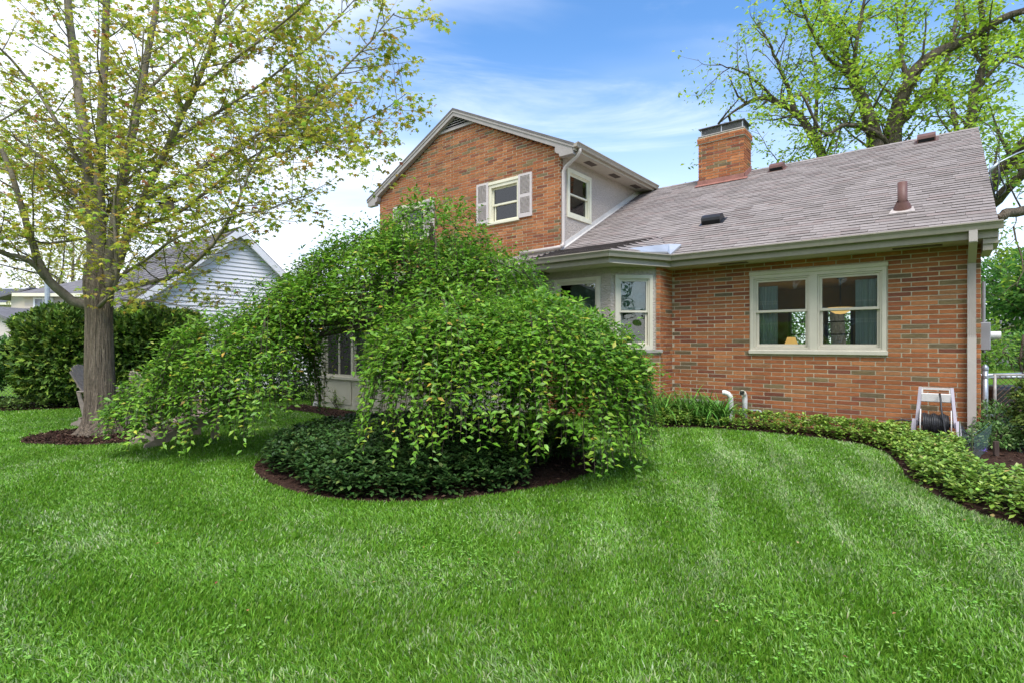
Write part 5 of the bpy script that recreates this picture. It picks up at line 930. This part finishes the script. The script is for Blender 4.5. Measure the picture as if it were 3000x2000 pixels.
MB().prism([(0, 0, 0), (3.55, 0, 0), (3.55, 0, 1.95), (1.2, 0, 2.95), (0, 0, 2.6)], (0, 4, 0)).build('wall', mat('beige_stucco', (.58, .50, .47), .9, .1, noise=(6, .93, 1.05)), g3); MB().prism([(1.1, -.25, 3.0), (3.75, -.25, 1.87), (3.75, -.25, 2.0), (1.1, -.25, 3.13)], (0, 4.2, 0)).build('roof', M_greyroof, g3); lx = at(58, 959, 26); MB().box(lx.x - g3.location.x - .12, lx.x - g3.location.x + .12, -.1, 0, lx.z - .12, lx.z + .14).build('wall_lamp', M_cream, g3)
sided_house('neighbor_house', 'house with dark slate roof beyond the beige house', (-44, 42, 0), R(0), 9, 7, 4.4, 1.5, [], M_beige, mat('slate_roof', (.09, .095, .11), .9, .15, noise=(9, .8, 1.2)), False)
sided_house('garden_house', 'small grey house with a dish at the far end of the lawn', (29.1, 31, 0), R(-8), 6, 5, 2.3, .8, [(.6, 1.6, 1., 2.)], mat('grey_siding', (.42, .39, .36), .7, .2, noise=(5, .93, 1.05)))
ds_ = empty('satellite_dish', (29.3, 30.5, 2.35), 0, 'small pale satellite dish on the far house', 'dish'); w = MB(Matrix.Translation((0, 0, .5)) @ Matrix.Rotation(R(62), 4, 'X') @ Matrix.Rotation(R(25), 4, 'Y')); lathe(w, [(0, 0), (.18, .015), (.36, .07)], 18); w.build('reflector', M_white, ds_, True); MB().tube([(0, .1, -.1), (0, .1, .3), (0, .05, .5)], .02, 6).build('mast', M_galv, ds_)
rh = sided_house('neighbor_house', 'tan two storey house across the back garden, mirrored in the windows', (-5.4, -11.9, 0), R(131), 17, 8, 5.4, 2.4, [(1.5, 2.6, 3.6, 4.9), (4.5, 5.6, 3.6, 4.9), (8, 9.1, 3.6, 4.9), (11, 12.1, 3.6, 4.9), (3, 4.6, 1., 2.4), (7, 8.6, 1., 2.4)], mat('tan_siding', (.30, .24, .18), .7, .2, noise=(5, .93, 1.05)))

# ------------------------------------------------------------------ fences
M_link = mat('chain_link_wire', (.12, .12, .11), .5, .4, metal=.3, noise=(30, .8, 1.2)); M_rust = mat('rusty_wire', (.14, .085, .06), .8, .2, noise=(20, .6, 1.4))
def chain_link(parent, L, H_, m, z0=.06, pitch=.075, r_=.0022):
    mb = MB(); n = int((L + H_) / pitch)
    for k in range(n + 1):
        a = k * pitch; x0, x1 = max(0, a - H_), min(a, L)
        if x1 > x0 + .01: mb.tube([(x0, 0, z0 + (a - x0)), (x1, 0, z0 + (a - x1))], r_, 3, cap=False); mb.tube([(x0, 0, z0 + H_ - (a - x0)), (x1, 0, z0 + H_ - (a - x1))], r_, 3, cap=False)
    return mb.build('wire_mesh', m, parent)
fa, fb = Vector((-14.5, 11.7, 0)), Vector((-6.2, 12.75, 0)); L = (fb - fa).length
cf = empty('chain_link_fence', fa, math.atan2(fb.y - fa.y, fb.x - fa.x), 'dark chain link fence running behind the evergreens', 'fence'); chain_link(cf, L, 1.05, M_link, r_=.004, pitch=.085)
for k in range(4): MB().tube([(k * L / 3, .03, 0), (k * L / 3, .03, 1.18)], .028, 10).build('post', M_link, cf)
MB().tube([(0, 0, 1.12), (L, 0, 1.12)], .02, 8).build('rail', M_link, cf)
g0 = at(2886, 1100, 7.55); gz0 = 0
gt = empty('chain_link_gate', (g0.x, g0.y, 0), R(-4), 'galvanized chain link gate with rusty mesh beside the house', 'gate')
MB().tube([(0, 0, 0), (0, 0, .98)], .034, 14).build('post', M_galv, gt, True); w = MB(); lathe(w, [(.04, .96), (.042, .985), (.03, 1.015), (.012, 1.035), (0, 1.04)], 14); w.build('post_cap', M_galv, gt, True)
w = MB(); w.tube([(.13, 0, .10), (.13, 0, .89), (1.15, 0, .89)], .019, 8); w.tube([(.13, 0, .12), (1.15, 0, .12)], .017, 8); w.tube([(.13, 0, .10), (.13, 0, .90)], .02, 8); w.build('gate_frame', mat('rusty_pipe', (.36, .33, .30), .55, .4, metal=.3, noise=(14, .65, 1.15)), gt, True)
for z in (.32, .86): MB().tube([(0, -.001, z - .02), (0, -.001, z + .02)], .038, 12).box(.03, .15, -.012, .012, z - .012, z + .012).build('hinge', M_galv, gt)
wm = chain_link(gt, 1.0, .78, M_rust, .1, .075, .0035); wm.location.x = .14
# dark cart behind the gate
hv = at(2945, 1100, 9.0); tk = empty('utility_cart', (hv.x, hv.y, 0), R(-10), 'dark cart with a grey pipe frame behind the gate', 'cart'); MB().bbox(-.35, .4, -.3, .3, .12, .62, .05).build('body', M_blackv, tk)
w = MB(); w.tube([(-.42, -.35, .78), (.42, -.35, .80), (.45, .3, .80)], .03, 8); w.tube([(.12, -.36, .2), (.12, -.36, .79)], .03, 8); w.tube([(-.42, .3, .76), (.45, .3, .80)], .03, 8); w.build('pipe_frame', M_galv, tk, True)
for sx in (-.28, .3): MB().tube([(sx, -.36, .14), (sx, -.29, .14)], .14, 18).build('wheel', M_blackv, tk)
# green wire garden fence round the corner bed and its stake
def wire_fence():
    pts = [gp(2812, 1335), gp(2848, 1362), gp(2900, 1312), gp(3010, 1332), gp(3140, 1345)]; o = empty('wire_garden_fence', pts[0], 0, 'low green wire netting round the corner bed', 'fence'); b = Vector(o.location); mb = MB(); hgt = .34
    for a, c in zip(pts, pts[1:]):
        n = max(3, int((c - a).length / .045)); tilt = Vector((random.gauss(0, .02), random.gauss(0, .02), 0))
        for k in range(n):
            p, q = a.lerp(c, k / n) - b, a.lerp(c, (k + 1) / n) - b
            for j in range(8):
                z0_, z1_ = hgt * j / 8, hgt * (j + 1) / 8; s0, s1 = (p, q) if (j + k) % 2 else (q, p); mb.tube([s0 + Vector((0, 0, z0_)) + tilt * j, s1 + Vector((0, 0, z1_)) + tilt * (j + 1)], .0013, 3, cap=False)
        mb.tube([a - b + Vector((0, 0, hgt)), (a + c) / 2 - b + Vector((0, 0, hgt - .02)), c - b + Vector((0, 0, hgt))], .002, 3, cap=False)
    mb.build('netting', mat('green_wire', (.05, .12, .12), .5, .4, noise=(20, .8, 1.2)), o)
    for p in pts[:4]: MB().tube([p - b, p - b + Vector((0, 0, .42))], .006, 6).build('stake', mat('green_stake', (.09, .13, .05), .6, .3, noise=(20, .8, 1.2)), o)
wire_fence()
g0 = gp(2918, 1338); sk = MB().bbox(-.028, .028, -.015, .015, -.02, .19, .003).build('wooden_stake', mat('brown_wood', (.085, .06, .05), .9, .1, noise=(9, .7, 1.2, (3, 3, 1)))); sk.location = g0; tag(sk, 'short brown wooden stake standing in the corner mulch', 'stake')
vi = gp(2880, 1333); P = np.array([tuple(vi)] * 14) + np.c_[rng.normal(0, .025, (14, 2)), rng.uniform(.05, .1, 14)]; o = leaves('violet_flower', OVAL, P, rng.normal(0, 1, (14, 3)), np.tile((0, -.4, 1.), (14, 1)), .02, .025, pick([(.16, .08, .42)], [1], 14), M_chip, None, None); tag(o, 'tiny violet flowers in the corner mulch', 'flower')

# ------------------------------------------------------------------ garden chairs
M_chair = mat('faded_grey_wood', (.42, .335, .28), .85, .2, noise=[(5, .85, 1.1, (1, 1, 8)), (30, .9, 1.08)])
def adirondack(label, loc, rz):
    o = empty('adirondack_chair', loc, rz, label, 'chair', 'adirondack chairs by the maple')      # faces +x
    for s in (-1, 1):
        y = s * .26; MB().prism([(-.52, y - .012, .0), (-.40, y - .012, .0), (.34, y - .012, .26), (.36, y - .012, .38), (.26, y - .012, .385), (-.50, y - .012, .06)], (0, .025, 0)).build('stringer', M_chair, o)
        MB().box(.28, .38, y + s * .03 - .012, y + s * .03 + .012, 0, .55).build('front_leg', M_chair, o); MB().bbox(-.38, .46, y - .06 + s * .05, y + .06 + s * .05, .55, .575, .006).build('armrest', M_chair, o)
        MB().bar((-.30, y, .10), (-.40, y, .56), .02, .06, (1, 0, 0)).build('rear_post', M_chair, o)
    for k in range(6): x = .36 - k * .098; z = .385 - (.36 - x) * .32; MB().box(x - .042, x + .042, -.285, .285, z, z + .02).build('seat_slat', M_chair, o)
    for k in range(7):
        a = (k - 3) / 3.; y0, y1 = a * .21, a * .27; top = .98 - .10 * a * a; B = Vector((-.16, 0, .20)); U = Vector((-.42, 0, .86)).normalized(); ln = (top - .2) / U.z * 1.0
        p = [B + Vector((0, y0 - .034, 0)), B + Vector((0, y0 + .034, 0)), B + U * ln + Vector((0, y1 + .04, 0)), B + U * (ln + .012) + Vector((0, y1, 0)), B + U * ln + Vector((0, y1 - .04, 0))]; MB().prism(p, U.cross(Vector((0, 1, 0))) * .018).build('back_slat', M_chair, o)
    for z, wd in ((.42, .5), (.66, .52)): c = Vector((-.16, 0, .2)) + Vector((-.42, 0, .86)).normalized() * ((z - .2) * 1.1); MB().box(c.x - .045, c.x - .018, -wd / 2, wd / 2, c.z - .03, c.z + .03).build('back_rail', M_chair, o)
    MB().box(-.40, -.375, -.27, .27, .08, .14).build('rear_rail', M_chair, o); return o
adirondack('faded wooden garden chair behind the maple trunk', gp(285, 1238) + Vector((.3, 0, 0)), R(12)); adirondack('faded wooden garden chair under the hanging cherry branches', (-4.55, 7.3, 0), R(52))

# ------------------------------------------------------------------ hose reel cart, pipes
rl = empty('hose_reel_cart', hp(.47, -.36, 0), house.rotation_euler.z, 'pale grey hose reel cart wound with black hose against the wall', 'hose reel'); M_lil = mat('lilac_grey_plastic', (.44, .40, .45), .5, .35, noise=(8, .92, 1.05)); M_pale = mat('pale_plastic', (.64, .61, .58), .5, .35, noise=(8, .93, 1.04)); M_hose = mat('black_hose', (.026, .026, .028), .42, .4, noise=(30, .7, 1.4))
for s in (-1, 1):
    w = MB(); w.bar((s * .205, -.02, .22), (s * .165, .14, .735), .035, .035); w.build('side_tube', M_lil, rl); w = MB(); w.bar((s * .245, -.14, .0), (s * .225, -.03, .30), .05, .045); w.bar((s * .245, .16, .0), (s * .225, -.01, .30), .05, .045); w.build('foot', M_lil, rl)
    MB().tube([(s * .155, 0, .25), (s * .167, 0, .25)], .2, 28).build('flange', M_pale, rl, False)
w = MB(); w.bar((-.17, .135, .72), (.17, .135, .72), .035, .028); w.bar((-.155, .12, .66), (-.155, .135, .72), .035, .03); w.bar((.155, .12, .66), (.155, .135, .72), .035, .03); w.build('handle', M_pale, rl)
MB().bbox(-.165, .165, .09, .115, .54, .66, .01).build('tray', M_pale, rl); MB().tube([(-.25, 0, .25), (.25, 0, .25)], .025, 12).build('axle', M_blackv, rl); MB().bar((.25, 0, .25), (.30, -.02, .17), .03, .05, (1, 0, 0)).bar((.3, -.02, .18), (.36, -.02, .15), .025, .025).build('crank', M_blackv, rl)
hs = []
for k in range(15 * 24): w_ = 6.283 * k / 24; xx = -.14 + .28 * (k / 360.); hs.append((xx + .004 * math.sin(w_ * 3), (.135 + .012 * math.sin(k * .05)) * math.cos(w_), .25 + (.135 + .012 * math.sin(k * .05)) * math.sin(w_)))
MB().tube(hs, .0105, 6, cap=False).build('hose', M_hose, rl, True); MB().tube([(.04, .06, .66), (.05, -.01, .6), (.06, -.1, .45), (.09, -.17, .25), (.12, -.2, .05), (.13, -.24, .02)], .012, 8).build('hose_end', M_hose, rl, True); MB().tube([(-.22, -.02, .27), (-.36, -.02, .285), (-.50, 0, .24), (-.58, .04, .12), (-.6, .06, .0)], .012, 8).build('feeder_hose', M_hose, rl, True)
for sx in (-1, 1): MB().tube([(sx * .28, .18, .07), (sx * .33, .18, .07)], .07, 18).build('wheel', M_blackv, rl)
p1 = hitv(2135, 1160, -.14); v1 = empty('vent_pipe', HM @ Vector((p1.x, -.14, 0)), house.rotation_euler.z, 'white plastic vent pipe with open elbow turned along the wall', 'pipe')
MB().tube([(.035, 0, 0), (.035, 0, .36), (.03, -.01, .43), (0, -.03, .48), (-.05, -.045, .50), (-.085, -.05, .50)], .042, 14, cap=False).build('elbow', M_white, v1, True); MB().tube([(-.07, -.048, .5), (-.075, -.048, .5)], .036, 14).build('opening', M_dark, v1)
p2 = hitv(2182, 1160, -.12); v2 = empty('vent_pipe', HM @ Vector((p2.x, -.12, 0)), house.rotation_euler.z, 'white plastic vent pipe with a round grille facing out', 'pipe')
MB().tube([(0, 0, 0), (0, 0, .40), (0, -.01, .46), (-.005, -.04, .50), (-.01, -.09, .51)], .042, 14).build('elbow', M_white, v2, True); w = MB(); w.tube([(-.01, -.09, .51), (-.011, -.105, .511)], .05, 16); g_ = w.build('grille_ring', M_cream, v2); w = MB()
for a in range(-2, 3): w.box(-.011 + a * .016 - .003, -.011 + a * .016 + .003, -.112, -.104, .475, .547).box(-.047, .025, -.112, -.104, .511 + a * .016 - .003, .511 + a * .016 + .003)
w.build('grille', M_dark, v2)
gpip = MB(HM).tube([(p2.x - .25, -.16, .20), (p2.x + .22, -.16, .235), (p2.x + .26, -.16, .225), (p2.x + .265, -.16, .06)], .016, 10).build('grey_conduit', M_galv, None, True); tag(gpip, 'thin grey pipe running along the wall past the white vents', 'pipe')
# recycling bin beyond the fence
rb = at(135, 1085, 15.5); bn = empty('recycling_bin', (rb.x, rb.y, 0), .2, 'blue recycling bin beyond the chain link fence', 'bin'); mb = MB(); mb.add([(-.22, -.25, 0), (.22, -.25, 0), (.22, .25, 0), (-.22, .25, 0), (-.3, -.33, .95), (.3, -.33, .95), (.3, .33, .95), (-.3, .33, .95)], [(0, 1, 5, 4), (1, 2, 6, 5), (2, 3, 7, 6), (3, 0, 4, 7), (0, 3, 2, 1)]); mb.build('body', mat('blue_plastic', (.02, .06, .35), .45, .4, noise=(9, .9, 1.1)), bn); MB().bbox(-.33, .33, -.36, .36, .95, 1.03, .02).build('lid', MATS['blue_plastic'], bn)

for k, (x, y) in enumerate(((13.2, 23.5), (15.6, 23), (18, 22.5), (11, 24))):
    leafy('garden_shrub', ('broad light green shrub', 'tall light green shrub', 'rounded light green shrub', 'wide light green shrub')[k] + ' behind the house, seen through the room', x, y, 1.7, 1.0, 1.5, 1.9, 2600, [(.16, .32, .05), (.24, .42, .07), (.40, .48, .2)], [2, 2, 1], .2, 70 + k, 4, M_ashleaf)

for k, (x, y, h) in enumerate(((-3, -17, 8.5), (4, -15, 7.5), (10.5, -17, 9), (17, -13, 8), (24, -7, 8.5), (-15, -19, 9), (-21, -9, 8))):
    far_tree('garden_tree', ('broad', 'rounded', 'tall', 'spreading', 'dense', 'high', 'dark')[k] + ' green tree across the back garden, mirrored in the windows', x, y, h, 3.2, 2600, [(.06, .14, .03), (.10, .20, .035), (.04, .10, .025)], [3, 2, 2], 80 + k, .42, .58, .25)
